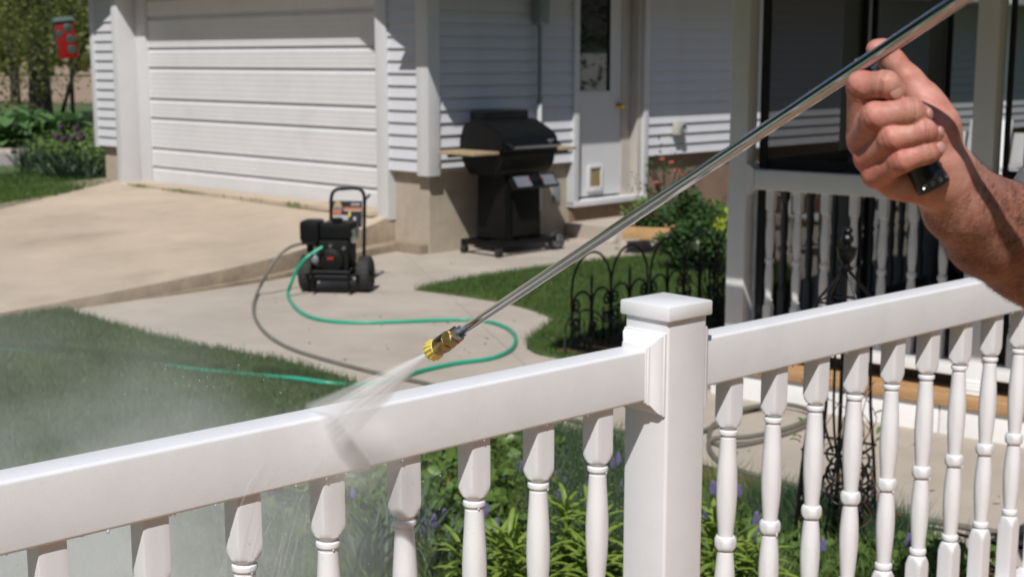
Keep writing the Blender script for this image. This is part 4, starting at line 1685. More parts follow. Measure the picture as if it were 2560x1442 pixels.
for k in range(9):
    pts = []
    a = rv.uniform(0, 2 * pi)
    for i in range(9):
        z = 0.02 + i * 0.075 + rv.uniform(-0.02, 0.02)
        a += rv.uniform(-0.7, 0.7)
        r = rv.uniform(0.07, 0.15)
        pts.append((r * cos(a), r * sin(a), z))
    mb.tube(catmull(pts, 4), 0.0016, 5)
mb.build('dry_vine', 'twig', tr)
for k in range(9):
    mb = MB()
    a = rv.uniform(0, 2 * pi)
    strap_leaf(mb, (0.13 * cos(a), 0.13 * sin(a), rv.uniform(0.3, 0.68)), a + rv.uniform(-1, 1), rv.uniform(0.035, 0.055), 0.016, 0.7, 1.2, k=4)
    mb.build('vine_leaf', 'broad', tr, 60)

# ------------------------------------------------------------------ flower bed plants
ri_ = random.Random(3)


def plant_root(name, p, label, cat, group=None):
    r = empty(name, (p.x, p.y, 0.015), ri_.uniform(0, 6.28))
    tag(r, label, cat, group)
    return r


# lilies: whorls of arching leaves on short stems
lil = [((1255, 1425), 0.26, 'young lily stems between the two balusters left of the post'), ((1330, 1440), 0.24, 'young lily low behind the baluster nearest the middle'), ((1425, 1375), 0.31, 'tall young lily with drooping leaves just left of the square post'), ((1535, 1385), 0.33, 'young lily pressed against the left side of the square post'), ((1480, 1430), 0.27, 'small young lily in front of the taller lilies by the post'), ((1775, 1400), 0.34, 'young lily just right of the square post'), ((1200, 1450), 0.22, 'young lily sprout furthest from the post'), ((1850, 1440), 0.2, 'small lily at the foot of the second baluster right of the post')]
for (px, py), hh, lb in lil:
    p = P(px, py, hh * 0.6)
    r = plant_root('lily_plant', p, lb, 'plant', 'young lilies in the bed')
    st_ = MB()
    lf = MB()
    for s_ in range(ri_.randint(2, 3)):
        bx, by = ri_.uniform(-0.05, 0.05), ri_.uniform(-0.05, 0.05)
        h2 = hh * ri_.uniform(0.8, 1.1)
        st_.tube([(bx, by, 0), (bx * 1.3, by * 1.3, h2)], 0.004, 6)
        n = 22
        for i in range(n):
            t = (i + 1) / n
            z = h2 * (0.15 + 0.85 * t)
            L = 0.185 * (1 - 0.40 * t) * ri_.uniform(0.55, 1.2)
            strap_leaf(lf, (bx * (1 + 0.3 * t), by * (1 + 0.3 * t), z), i * 2.4 + ri_.uniform(-0.6, 0.6), L, 0.022 * (1 - 0.25 * t), 0.25 + 0.85 * t, ri_.uniform(0.7, 1.9) - 0.3 * t, k=6)
    st_.build('stem', 'lily', r)
    lf.build('foliage', 'lily', r, angle=60)

# tufts of strap leaves
for (px, py), hh, n, lb in [((1010, 1330), 0.32, 46, 'tuft of upright strap leaves behind the spray on the left'), ((930, 1410), 0.28, 40, 'tuft of strap leaves leftmost in the bed'), ((1100, 1400), 0.26, 36, 'short tuft of strap leaves near the shiny broad leaves')]:
    p = P(px, py, hh * 0.4)
    r = plant_root('strap_leaf_tuft', p, lb, 'plant', 'strap leaf tufts in the bed')
    lf = MB()
    for i in range(n):
        strap_leaf(lf, (ri_.uniform(-0.07, 0.07), ri_.uniform(-0.07, 0.07), 0), ri_.uniform(0, 6.28), hh * ri_.uniform(0.7, 1.15), 0.013, ri_.uniform(1.1, 1.5), ri_.uniform(0.2, 0.9), k=6)
    lf.build('foliage', 'iris', r, angle=60)

# grape hyacinths: a copy each, with three kinds of head
mus = [(1262, 1160), (1302, 1152), (1392, 1172), (1412, 1170), (1398, 1216), (1452, 1180), (1547, 1136), (1535, 1146), (1472, 1196), (1077, 1272), (1088, 1296), (1112, 1262), (1062, 1300), (884, 1216), (955, 1306), (1784, 1210), (1850, 1218), (1889, 1278), (1893, 1306), (2276, 1344), (1766, 1246), (2060, 1330), (1240, 1310), (1330, 1228), (1500, 1150), (1365, 1196), (1426, 1228), (1214, 1262), (1142, 1316), (1556, 1186)]
protos = []
for v_ in range(3):
    h = (0.17, 0.20, 0.15)[v_]
    r = empty('grape_hyacinth')
    mb = MB()
    mb.tube([(0, 0, 0), (0.004, 0.002, h)], 0.0022, 6)
    mb.build('stem', 'midgreen', r)
    mb = MB()
    rows = 9
    for i in range(rows):
        z = h - 0.002 + i * 0.0063
        rad = 0.0125 * (1 - (i / rows) ** 1.6 * 0.75)
        cnt = 7 if i < 6 else 5
        for j in range(cnt):
            a = 2 * pi * (j + 0.5 * (i % 2)) / cnt
            mb.ellipsoid((0.004 + rad * cos(a), 0.002 + rad * sin(a), z), (0.0042, 0.0042, 0.0048), 6, 4)
    mb.build('flower_head', 'muscari', r)
    mb = MB()
    for i in range(7):
        strap_leaf(mb, (0, 0, 0), ri_.uniform(0, 6.28), ri_.uniform(0.14, 0.22), 0.006, 1.3, 1.4, k=5)
    mb.build('leaf_blades', 'midgreen', r, angle=60)
    protos.append(r)
used = [False] * 3
near = ['between balusters left of the post', 'near the shiny broad leaves', 'close to the square post', 'beside the trellis foot', 'at the back edge of the bed']
for i, (px, py) in enumerate(mus):
    v_ = i % 3
    if not used[v_]:
        o = protos[v_]
        used[v_] = True
    else:
        o = protos[v_].copy()
        COL.objects.link(o)
        for ch in list(protos[v_].children):
            c = ch.copy()
            COL.objects.link(c)
            c.parent = o
    p = P(px, py, 0.19)
    o.location = (p.x, p.y, 0.01)
    o.rotation_euler = (0, 0, ri_.uniform(0, 6.28))
    sc_ = ri_.uniform(0.65, 0.9)
    o.scale = (sc_, sc_, sc_)
    tag(o, 'violet grape hyacinth spike flowering in the bed behind the railing', 'flower', 'grape hyacinths in the flower bed')

# a few scarlet blooms
for (px, py), lb in (((1385, 1200), 'scarlet bloom behind the second baluster left of the post'), ((1118, 1205), 'dark scarlet bloom near the red leaved plant'), ((1795, 1212), 'scarlet bloom just right of the square post'), ((2243, 1292), 'tiny scarlet bloom by the right end of the bed')):
    p = P(px, py, 0.14)
    r = empty('red_flower', (p.x, p.y, 0.01))
    tag(r, lb, 'flower')
    mb = MB()
    mb.tube([(0, 0, 0), (0, 0, 0.13)], 0.002, 5)
    mb.build('stem', 'midgreen', r)
    for k in range(5):
        mb = MB()
        strap_leaf(mb, (0, 0, 0.13), k * 1.257, 0.018, 0.015, 0.8, 0.9, k=3)
        mb.build('petal', 'redpetal', r)

# broad shiny leaves, low cover and dried heads: nobody could count these
def broad_patch(center_pix, n, spread, zr, size, mt, name='broad_leaf_cover'):
    V, F, off = [], [], 0
    for (px, py), sx, sy, m_ in center_pix:
        c = P(px, py, 0.08)
        cc = np.stack([RNG.normal(c.x, sx, m_), RNG.normal(c.y, sy, m_), RNG.uniform(zr[0], zr[1], m_)], 1)
        v, f = leaf_cards(cc, size, aspect=0.8, flat=0.55)
        V.append(v)
        F.append(f + off)
        off += len(v)
    return tag(big_mesh(name, np.concatenate(V), np.concatenate(F), mt), kind='stuff')


broad_patch([((1225, 1140), 0.16, 0.12, 420), ((1010, 1190), 0.26, 0.16, 800), ((1180, 1270), 0.16, 0.12, 650), ((900, 1180), 0.22, 0.16, 600), ((1130, 1340), 0.16, 0.14, 400)], 0, 0, (0.02, 0.17), (0.035, 0.07), 'broad')
broad_patch([((1830, 1320), 0.12, 0.10, 160), ((2260, 1400), 0.14, 0.10, 170), ((2000, 1360), 0.14, 0.10, 120), ((2380, 1390), 0.1, 0.08, 120)], 0, 0, (0.02, 0.12), (0.035, 0.06), 'midgreen')
broad_patch([((1125, 1170), 0.07, 0.05, 160)], 0, 0, (0.05, 0.15), (0.03, 0.05), 'purplepetal', 'red_leaved_cover')
sp = [(p.x, p.y) for p in (P(840, 1110), P(1330, 1100), P(1560, 1150), P(1560, 1700), P(840, 1700))]
v, f = blades(scatter(sp, 9000), 0.01, (0.06, 0.19), (0.003, 0.007), 0.9)
tag(big_mesh('bed_grass', v, f, 'midgreen'), kind='stuff')
sp2 = [(p.x, p.y) for p in (P(1330, 1140), P(1560, 1165), P(1560, 1500), P(1330, 1420))]
v, f = blades(scatter(sp2, 9000), 0.01, (0.10, 0.21), (0.002, 0.005), 0.7)
tag(big_mesh('bed_grass', v, f, 'bluegrass'), kind='stuff')
dh = scatter([(p.x, p.y) for p in (P(1230, 1160), P(1560, 1175), P(1560, 1450), P(1380, 1420), P(1000, 1420))], 6500)
c3 = np.stack([dh[:, 0], dh[:, 1], RNG.uniform(0.05, 0.22, len(dh))], 1)
v, f = leaf_cards(c3, (0.004, 0.011), aspect=0.6)
tag(big_mesh('dried_seed_heads', v, f, 'dryhead'), kind='stuff')
sp3 = [(p.x, p.y) for p in (P(1760, 1215), P(1900, 1255), P(2200, 1345), P(2440, 1425), P(2440, 1700), P(1760, 1600))]
v, f = blades(scatter(sp3, 3600), 0.01, (0.05, 0.17), (0.003, 0.006), 0.9)
tag(big_mesh('bed_grass', v, f, 'midgreen'), kind='stuff')
chips = scatter(sp3, 1500)
v, f = leaf_cards(np.stack([chips[:, 0], chips[:, 1], np.full(len(chips), 0.028)], 1), (0.012, 0.035), aspect=0.4, flat=0.8)
tag(big_mesh('mulch_chips', v, f, 'twig'), kind='stuff')
# blue-green ornamental grass round the trellis foot
for (px, py), lb in (((2020, 1300), 'dense blue green fescue clump left of the trellis foot'), ((2150, 1315), 'dense blue green fescue clump right of the trellis foot'), ((1940, 1275), 'smaller fescue clump behind the third baluster right of the post'), ((2240, 1345), 'fescue clump nearest the right end of the bed')):
    p = P(px, py, 0.08)
    n = 1500
    a = RNG.uniform(0, 2 * pi, n)
    rr = np.abs(RNG.normal(0, 0.075, n))
    pos = np.stack([rr * np.cos(a), rr * np.sin(a)], 1)
    v, f = blades(pos, 0.0, (0.10, 0.20), (0.0018, 0.0035), 0.7)
    o = big_mesh('fescue_clump', v, f, 'bluegrass')
    o.location = (p.x, p.y, 0.01)
    tag(o, lb, 'plant', 'fescue clumps round the trellis')

# ------------------------------------------------------------------ garden by the service door
def leafy(name, p, z0, rad, n, size, mt, label, cat, stems=5, group=None, stem_mt='bark'):
    r = empty(name, (p.x, p.y, z0))
    tag(r, label, cat, group)
    rx, ry, rz = rad
    d = RNG.normal(size=(n, 3))
    d /= np.linalg.norm(d, axis=1)[:, None]
    rr = RNG.uniform(0.35, 1.0, n) ** 0.6
    lump = 1 + 0.22 * np.sin(d[:, 0] * 5 + p.x) * np.cos(d[:, 1] * 4.3) + 0.15 * np.sin(d[:, 2] * 6 + 1)
    c = d * (rr * lump)[:, None] * np.array([rx, ry, rz]) + np.array([0, 0, rz * 1.05])
    v, f = leaf_cards(c, size)
    big_mesh('foliage', v, f, mt, r)
    mb = MB()
    for k in range(stems):
        a = ri_.uniform(0, 6.28)
        mb.tube(catmull([(0.01 * k, 0, -0.02), (rx * 0.2 * cos(a), ry * 0.2 * sin(a), rz * 0.7), (rx * 0.6 * cos(a), ry * 0.6 * sin(a), rz * 1.5)], 4), [0.012 - 0.0008 * i for i in range(9)], 6)
    mb.build('stem', stem_mt, r)
    return r


leafy('round_shrub', PY(1722, 560, 12.6), 0.03, (0.24, 0.22, 0.24), 1500, (0.04, 0.075), 'shrub', 'rounded dark green shrub against the house foundation', 'shrub')
leafy('round_shrub', PY(1740, 600, 11.1), 0.02, (0.30, 0.25, 0.20), 1700, (0.035, 0.065), 'shrub', 'spreading dark green shrub just behind the hoop fence', 'shrub')
leafy('lime_shrub', PY(1812, 600, 11.4), 0.02, (0.15, 0.15, 0.20), 800, (0.035, 0.06), 'lime', 'lime yellow shrub beside the porch post', 'shrub')
leafy('leafy_perennial', PY(1785, 560, 13.0), 0.02, (0.35, 0.25, 0.17), 900, (0.05, 0.09), 'midgreen', 'fresh green perennial under the lap siding', 'plant')
leafy('leafy_perennial', PY(1625, 560, 13.6), 0.05, (0.22, 0.2, 0.15), 450, (0.04, 0.08), 'midgreen', 'loose green perennial right of the service door', 'plant')
rose = leafy('rose_bush', PY(1665, 560, 14.0), 0.03, (0.34, 0.2, 0.42), 230, (0.035, 0.06), 'shrub', 'sparse rose bush with salmon blooms right of the service door', 'rose bush', 7)
for k, (px, py) in enumerate([(1655, 400), (1678, 408), (1692, 428), (1640, 458), (1708, 440)]):
    q = PY(px, py, 13.9) - Vector(rose.location)
    mb = MB()
    for j in range(7):
        a = j * 2.4
        mb.ellipsoid(q + Vector((0.016 * cos(a), 0.016 * sin(a), 0.006 * (j % 3))), (0.012, 0.012, 0.009), 6, 4)
    mb.build('bloom', 'rosepetal', rose)
# planter with a geranium
pp = P(1622, 606, 0.10)
pl = empty('planter_box', (pp.x, pp.y, 0.14), radians(-18))
tag(pl, 'weathered low wooden planter box with a red geranium', 'planter')
for lo, hi in (((-0.21, -0.13, 0), (0.21, -0.11, 0.11)), ((-0.21, 0.11, 0), (0.21, 0.13, 0.11)), ((-0.21, -0.1095, 0), (-0.19, 0.1095, 0.11)), ((0.19, -0.1095, 0), (0.21, 0.1095, 0.11))):
    mb = MB()
    mb.box(lo, hi, 0.004)
    mb.build('board', 'planter', pl)
mb = MB()
mb.box((-0.189, -0.109, 0.0), (0.189, 0.109, 0.085))
mb.build('soil', 'soil', pl)
ger = leafy('geranium', PY(1628, 560, pp.y), 0.22, (0.17, 0.12, 0.10), 420, (0.04, 0.07), 'shrub', 'geranium with one red flower head in the wooden planter', 'flower', 4, stem_mt='midgreen')
ger.location = (pp.x, pp.y, 0.21)
mb = MB()
hq = PY(1625, 536, pp.y) - Vector(ger.location)
for j in range(24):
    d = Vector((ri_.gauss(0, 1), ri_.gauss(0, 1), ri_.gauss(0, 1))).normalized()
    mb.ellipsoid(hq + Vector((d.x * 0.045, d.y * 0.04, d.z * 0.03)), (0.017, 0.017, 0.012), 6, 4)
mb.build('flower_head', 'redpetal', ger)
mb = MB()
mb.tube([hq + Vector((0, 0, -0.12)), hq], 0.004, 6)
mb.build('flower_stem', 'midgreen', ger)
# edging stones
for i, (px, py, sx, sy, sz, lb) in enumerate([(1585, 622, 0.17, 0.11, 0.07, 'flat pale edging stone in front of the planter'), (1668, 630, 0.16, 0.12, 0.07, 'pale edging stone under the dark shrub'), (1740, 624, 0.13, 0.10, 0.07, 'grey edging stone behind the hoop fence'), (1800, 618, 0.16, 0.12, 0.09, 'rough grey edging stone beside the porch post'), (1520, 606, 0.12, 0.10, 0.06, 'small edging stone left of the planter')]):
    p = P(px, py)
    bm = bmesh.new()
    bmesh.ops.create_icosphere(bm, subdivisions=3, radius=1)
    rr = random.Random(i)
    ph = [rr.uniform(0, 6) for _ in range(6)]
    for v in bm.verts:
        d = v.co.normalized()
        k = 1 + 0.10 * sin(3 * d.x + ph[0]) + 0.10 * sin(4 * d.y + ph[1]) + 0.05 * sin(9 * d.z + ph[2]) + 0.04 * sin(11 * d.x + ph[3])
        v.co = Vector((d.x * sx * k, d.y * sy * k, max(-0.3, min(0.8, d.z)) * sz * k * 1.2))
    mb = MB()
    mb.bm(bm)
    o = mb.build('edging_stone', 'stone', None, 40)
    o.location = (p.x, p.y, 0.02)
    tag(o, lb, 'stone', 'stones edging the wall bed')
# grass tufts at the fence foot, dark twiggy shrub by the porch
tw = empty('bare_shrub', PY(1815, 760, 8.4))
tw.location.z = 0
tag(tw, 'bare dark twiggy shrub tangled in the hoop fence by the porch post', 'shrub')
mb = MB()
for k in range(46):
    a = ri_.uniform(0, 6.28)
    pts = [(ri_.uniform(-0.05, 0.05), ri_.uniform(-0.05, 0.05), 0)]
    for i in range(1, 5):
        pts.append((pts[0][0] + cos(a) * i * ri_.uniform(0.03, 0.08), pts[0][1] + sin(a) * i * ri_.uniform(0.03, 0.08), i * ri_.uniform(0.06, 0.15)))
    mb.tube(catmull(pts, 3), 0.003, 5)
mb.build('twigs', 'bark', tw)
mb = MB()
for k in range(60):
    strap_leaf(mb, (ri_.uniform(-0.3, 0.3), ri_.uniform(-0.3, 0.3), ri_.uniform(0.0, 0.45)), ri_.uniform(0, 6.28), 0.05, 0.014, 0.6, 1, k=3)
mb.build('leaves', 'shrub', tw)

# ------------------------------------------------------------------ garden and trees beyond the driveway
def tree(p, trunk_r, h, crown_c, crown_r, n, size, label, lean=(0, 0), forks=5, mt='tree'):
    r = empty('tree', (p.x, p.y, zl - 0.05))
    tag(r, label, 'tree', 'trees beyond the garage')
    mb = MB()
    top = Vector((lean[0], lean[1], h))
    mb.tube(catmull([(0, 0, 0), (lean[0] * 0.25, lean[1] * 0.3, h * 0.35), (lean[0] * 0.6, lean[1] * 0.6, h * 0.7), top], 5), [trunk_r * (1.25 - 0.055 * i) for i in range(16)], 12)
    mb.build('trunk', 'bark', r)
    lb = MB()
    rt = random.Random(int(abs(p.x) * 100))
    for k in range(forks):
        a = rt.uniform(0, 6.28)
        z = h * rt.uniform(0.35, 0.9)
        b0 = Vector((lean[0] * z / h, lean[1] * z / h, z))
        e = Vector(crown_c) + Vector((cos(a) * crown_r[0] * 0.75, sin(a) * crown_r[1] * 0.75, rt.uniform(-0.4, 0.6) * crown_r[2]))
        lb.tube(catmull([b0, b0.lerp(e, 0.4) + Vector((0, 0, 0.25)), e], 5), [trunk_r * 0.45 * (1 - 0.085 * i) for i in range(11)], 7)
    lb.build('branch', 'bark', r)
    nc = 150
    cc = RNG.normal(size=(nc, 3))
    cc /= np.linalg.norm(cc, axis=1)[:, None]
    cc = cc * (RNG.uniform(0.25, 1.0, nc) ** 0.5)[:, None] * np.array(crown_r) + np.array(crown_c)
    idx = RNG.integers(0, nc, n)
    c = cc[idx] + RNG.normal(size=(n, 3)) * np.array(crown_r) * 0.13
    v, f = leaf_cards(c, size)
    big_mesh('crown', v, f, mt, r)
    return r


pt1 = P(104, 303, zl)
tree(pt1, 0.24, 4.0, (0.0, -0.5, 4.9), (3.4, 2.6, 2.9), 21000, (0.06, 0.12), 'dark trunked tree left of the garage with loose yellow green leaves', forks=8)
pt2 = P(150, 300, zl)
tree(pt2, 0.045, 3.4, (1.4, 0, 4.3), (2.2, 2.0, 2.0), 9000, (0.05, 0.10), 'slender tree leaning right beside the dark trunk', (1.5, 0.2), 5)
pt3 = P(182, 292, zl)
tree(pt3, 0.05, 3.6, (0.3, 0, 4.6), (1.8, 1.6, 2.0), 8000, (0.05, 0.10), 'thin straight young tree next to the garage corner', (0.1, 0), 4)
pt4 = P(-60, 330, zl)
tree(pt4, 0.13, 4, (0.2, 0, 3.4), (2.6, 2.4, 3.0), 16000, (0.06, 0.12), 'broad leafy tree at the left edge of the picture', forks=7)
pt5 = P(40, 262, zl)
tree(pt5, 0.14, 5, (0, 0, 7.0), (5.5, 4, 4.4), 14000, (0.12, 0.24), 'large tree further back on the lawn behind the dark trunk', forks=7)
rt_ = Vector((8.8, 12.9, 0))
tree(rt_, 0.16, 3.0, (0, 0, 3.0), (2.3, 2.6, 2.6), 9000, (0.07, 0.14), 'dense green tree behind the screened porch', forks=7, mt='shrub')
# a pale shed to the right, seen in the glass of the service door
shed = empty('garden_shed', (13.5, 14.6, 0), radians(50))
tag(shed, 'pale grey garden shed reflected in the service door glass', 'shed')
mb = MB()
mb.box((0, -1.6, -0.05), (2.4, 0.9, 2.1))
mb.build('wall', 'vinyl2', shed)
mb = MB()
mb.add([(-0.2, -1.8, 2.1), (2.6, -1.8, 2.1), (2.6, 1.1, 2.1), (-0.2, 1.1, 2.1), (-0.2, -0.35, 3.0), (2.6, -0.35, 3.0)], [(0, 1, 5, 4), (2, 3, 4, 5), (0, 4, 3), (1, 2, 5), (0, 3, 2, 1)])
mb.build('roof', 'shingle', shed, angle=0)
# distant wood
n = 16000
x = RNG.uniform(-150, 150, n)
base = 7.5 + 2.2 * np.sin(x * 0.13) + 1.6 * np.sin(x * 0.37 + 1) + 0.9 * np.sin(x * 0.9)
c = np.stack([x, 150 + RNG.normal(0, 5, n), RNG.uniform(0, 1, n) ** 0.8 * base + 0.5], 1)
v, f = leaf_cards(c, (0.8, 2.0), aspect=0.8)
tag(big_mesh('treeline', v, f, 'tree'), kind='stuff')
# brushy growth between trees, hiding the horizon on the left
n = 5000
x = RNG.uniform(-34, -14, n)
c = np.stack([x, 52 + RNG.normal(0, 2.0, n), RNG.uniform(0.2, 1, n) * (3.8 + 1.0 * np.sin(x * 0.8) + 0.6 * np.sin(x * 2.1)) + 1.9], 1)
v, f = leaf_cards(c, (0.14, 0.34))
tag(big_mesh('undergrowth', v, f, 'tree'), kind='stuff')

# the wooden porch floor the photographer stands on
pf_ = MB()
for i in range(24):
    y0 = -0.06 - i * 0.142
    pf_.box((-3.2, y0 - 0.136, 0.165), (3.6, y0, 0.195))
pfo = pf_.build('porch_floor', 'greydeck')
pfo.location = RORG
pfo.rotation_euler = (0, 0, pi / 2 - RA)
tag(pfo, kind='structure')
# unseen wood behind the photographer, added to cut the sky light on shaded walls
n = 26000
az = np.concatenate([RNG.uniform(radians(64), radians(322), n)])
R_ = RNG.uniform(17, 26, n)
hh = 8.5 + 2.5 * np.sin(az * 7) + 1.5 * np.sin(az * 17 + 1)
c = np.stack([np.sin(az) * R_, np.cos(az) * R_, RNG.uniform(0, 1, n) * hh], 1)
v, f = leaf_cards(c, (0.5, 1.2), aspect=0.8)
tag(big_mesh('sky_blocking_wood', v, f, 'shrub'), kind='stuff')

# hostas
hlist = [(12, 352), (40, 345), (72, 346), (100, 350), (128, 343), (152, 352), (60, 366), (112, 366), (142, 368), (20, 372), (178, 356), (86, 358)]
for i, (px, py) in enumerate(hlist):
    p = P(px, py + 12, zl)
    r = empty('hosta', (p.x, p.y, zl))
    tag(r, ('front clump of broad green hosta leaves beside the rusty boards' if py > 360 else 'back clump of broad green hosta leaves at the foot of the trees'), 'plant', 'hostas under the trees')
    mb = MB()
    for k in range(26):
        a = ri_.uniform(0, 6.28)
        strap_leaf(mb, (0.05 * cos(a), 0.05 * sin(a), 0.05 + 0.014 * k), a, ri_.uniform(0.3, 0.48), 0.20, ri_.uniform(0.5, 1.2), 1.5, fold=0.2, k=5)
    mb.build('foliage', 'hosta', r, angle=60)
# iris bed
ilist = [(70, 425), (100, 420), (125, 430), (150, 436), (178, 440), (205, 436), (232, 440), (258, 430), (120, 408), (165, 412), (212, 414), (245, 408), (275, 424), (190, 425)]
for i, (px, py) in enumerate(ilist):
    p = P(px, py + 14, zl)
    r = empty('iris', (p.x, p.y, zl))
    tag(r, ('clump of iris blades with dark purple blooms left of the garage' if i in (3, 5, 6, 7, 9, 10, 12) else 'leafy iris clump without blooms left of the garage'), 'plant', 'irises left of the garage')
    mb = MB()
    for k in range(26):
        a = ri_.uniform(0, 6.28)
        rr = ri_.uniform(0, 0.26)
        strap_leaf(mb, (rr * cos(a), rr * sin(a), 0), a + ri_.uniform(-0.5, 0.5), ri_.uniform(0.2, 0.48), 0.028, ri_.uniform(0.8, 1.5), ri_.uniform(0.2, 1.3), fold=0.1, k=4)
    mb.build('foliage', 'iris', r, angle=60)
    if i in (3, 5, 6, 7, 9, 10, 12):
        for k in range(2):
            mb = MB()
            b = Vector((ri_.uniform(-0.2, 0.2), ri_.uniform(-0.2, 0.2), ri_.uniform(0.42, 0.6)))
            for j in range(6):
                a = j * 1.05
                mb.ellipsoid(b + Vector((0.025 * cos(a), 0.025 * sin(a), 0.03 * (j % 2))), (0.025, 0.025, 0.022), 6, 4)
            mb.build('bloom', 'purplepetal', r)
v, f = blades(scatter([(p.x, p.y) for p in (P(50, 440, zl), P(290, 452, zl), P(280, 400, zl), P(120, 395, zl))], 5000), zl, (0.15, 0.4), (0.01, 0.02), 0.8)
tag(big_mesh('bed_foliage', v, f, 'iris'), kind='stuff')
bp = [P(x_, y_, zl) for x_, y_ in ((70, 440), (290, 455), (285, 385), (215, 385), (120, 400))]
xy = scatter([(p.x, p.y) for p in bp], 3800)
v, f = leaf_cards(np.stack([xy[:, 0], xy[:, 1], zl + RNG.uniform(0.03, 0.40, len(xy))], 1), (0.05, 0.13), aspect=0.5)
tag(big_mesh('bed_foliage', v, f, 'midgreen'), kind='stuff')
# rusty stakes and panels among the hostas
for i, (px, y0, y1, w, lb) in enumerate([(8, 383, 352, 15, 'short rust brown board at the left edge of the picture'), (39, 381, 345, 19, 'dark rust brown board below the hostas'), (190, 385, 337, 26, 'taller rust brown board between hostas and irises'), (252, 385, 333, 18, 'narrow rust brown board beside the garage corner')]):
    b = P(px, y0, zl)
    s_ = b.y / FPX
    mb = MB()
    mb.box((-w * s_ / 2, -0.015, -0.02), (w * s_ / 2, 0.015, (y0 - y1) * s_), 0.003)
    o = mb.build('rusty_board', 'rust')
    o.location = (b.x, b.y, zl)
    o.rotation_euler = (0, 0, ri_.uniform(-0.3, 0.3))
    tag(o, lb, 'board', 'rusty boards in the garden')
# low stone kerb beside the path
for i, (px, py) in enumerate([(165, 384), (150, 386), (60, 388), (20, 388)]):
    p = P(px, py, zl)
    mb = MB()
    mb.box((-0.20, -0.08, 0), (0.20, 0.08, 0.10), 0.03)
    o = mb.build('border_stone', 'stone')
    o.location = (p.x, p.y, zl)
    tag(o, ('pale border stone nearest the rusty board between hostas and irises', 'pale border stone second from the rusty board by the irises', 'pale border stone right of the dark rust board', 'pale border stone at the left edge of the picture')[i], 'stone', 'border stones by the path')

# hanging red feeder
fp = PY(163, 96, 21)
fd = empty('hanging_feeder', fp)
fd.rotation_euler = (0, radians(-6), radians(25))
fd.scale = (0.86, 0.86, 0.92)
tag(fd, 'red tin bird feeder with green spots hanging among the leaves', 'bird feeder')
mb = MB()
mb.box((-0.155, -0.155, -0.33), (0.155, 0.155, 0.27), 0.01)
bdo = mb.build('body', 'redtin', fd)
mb = MB()
mb.add([(-0.19, -0.19, 0.271), (0.19, -0.19, 0.271), (0.19, 0.19, 0.271), (-0.19, 0.19, 0.271), (-0.14, -0.14, 0.34), (0.14, -0.14, 0.34), (0.14, 0.14, 0.34), (-0.14, 0.14, 0.34)], [(0, 3, 2, 1), (4, 5, 6, 7), (0, 1, 5, 4), (1, 2, 6, 5), (2, 3, 7, 6), (3, 0, 4, 7)])
mb.build('roof', 'greentin', fd)
for fx, fz, rr in ((0.05, 0.16, 0.075), (-0.10, 0.08, 0.055), (0.07, -0.02, 0.07), (0.06, -0.19, 0.07)):
    for side in (0, 1):
        mb = MB()
        if side == 0:
            mb.lathe((fx, -0.1555, fz), (0, -1, 0), [(0, rr), (0.006, rr * 0.9), (0.008, 0)], 14)
        else:
            mb.lathe((-0.1555, fx, fz * 0.9), (-1, 0, 0), [(0, rr), (0.006, rr * 0.9), (0.008, 0)], 14)
        mb.build('green_spot', 'greentin', bdo)
mb = MB()
mb.tube([(0, 0, 0.34), (0, 0, 1.9)], 0.004, 5)
mb.build('hanging_wire', 'iron', fd)

# ------------------------------------------------------------------ pressure lance
def wp(x):
    """points of the lance's axis"""
    y = 835.7 - 0.665 * (x - 1142.6)
    inv = 0.5556 + (x - 1085) * (0.9542 - 0.5556) / (2399 - 1085)
    return PY(x, y, 1 / inv)


WDIR = (wp(1100) - wp(2000)).normalized()
lo_ = wp(1700)
lance = empty('pressure_lance', lo_)
tag(lance, 'chrome pressure washer lance with brass coupler, yellow nozzle and black side grip', 'lance')


def rel(p):
    return p - lo_


RT = 0.0058
mb = MB()
a, b = rel(wp(1142)), rel(wp(2900))
mb.lathe(a, (b - a), [(0, RT * 0.9), (0.001, RT), ((b - a).length, RT)], 32)
mb.build('tube', 'chrome', lance)
cpr = empty('coupler')
cpr.parent = lance
c0 = rel(wp(1147))
LK = 1.45          # length of the coupler's stages


def stretch_(prof):
    return [(d * LK, r) for d, r in prof]


AX = WDIR
UPV = Vector((0, 0, 1))
mb = MB()
mb.lathe(c0, AX, stretch_([(-0.004, 0.0064), (-0.004, 0.0088), (0.002, 0.0092), (0.004, 0.0092)]), 6, ref=UPV)
mb.build('lock_nut', 'steel', cpr, 30)
mb = MB()
mb.lathe(c0, AX, stretch_([(0.0045, 0.0100), (0.0055, 0.0122), (0.0185, 0.0122), (0.0195, 0.0112)]), 6, ref=UPV)
mb.build('hex_nut', 'brass', cpr, 30)
mb = MB()
mb.lathe(c0, AX, stretch_([(0.0195, 0.0095), (0.020, 0.0116), (0.0215, 0.0124), (0.0235, 0.0116), (0.0245, 0.0122), (0.040, 0.0124), (0.0415, 0.0116), (0.042, 0.0085)]), 36)
mb.build('collar', 'brass', cpr, 30)
mb = MB()
uu = (UPV - AX * UPV.dot(AX)).normalized()
ww = AX.cross(uu)
for k in range(7):                       # the raised maker's marks round the collar, too worn to read
    aa = 2.1 + k * 0.22
    rdv = uu * cos(aa) + ww * sin(aa)
    tv = AX.cross(rdv)
    mb.obox(c0 + AX * 0.032 * LK + rdv * 0.0122, tv, AX, rdv, (-0.0010, -0.0028, 0), (0.0010, 0.0028, 0.0005))
mb.build('raised_mark', 'brass', cpr, 0)
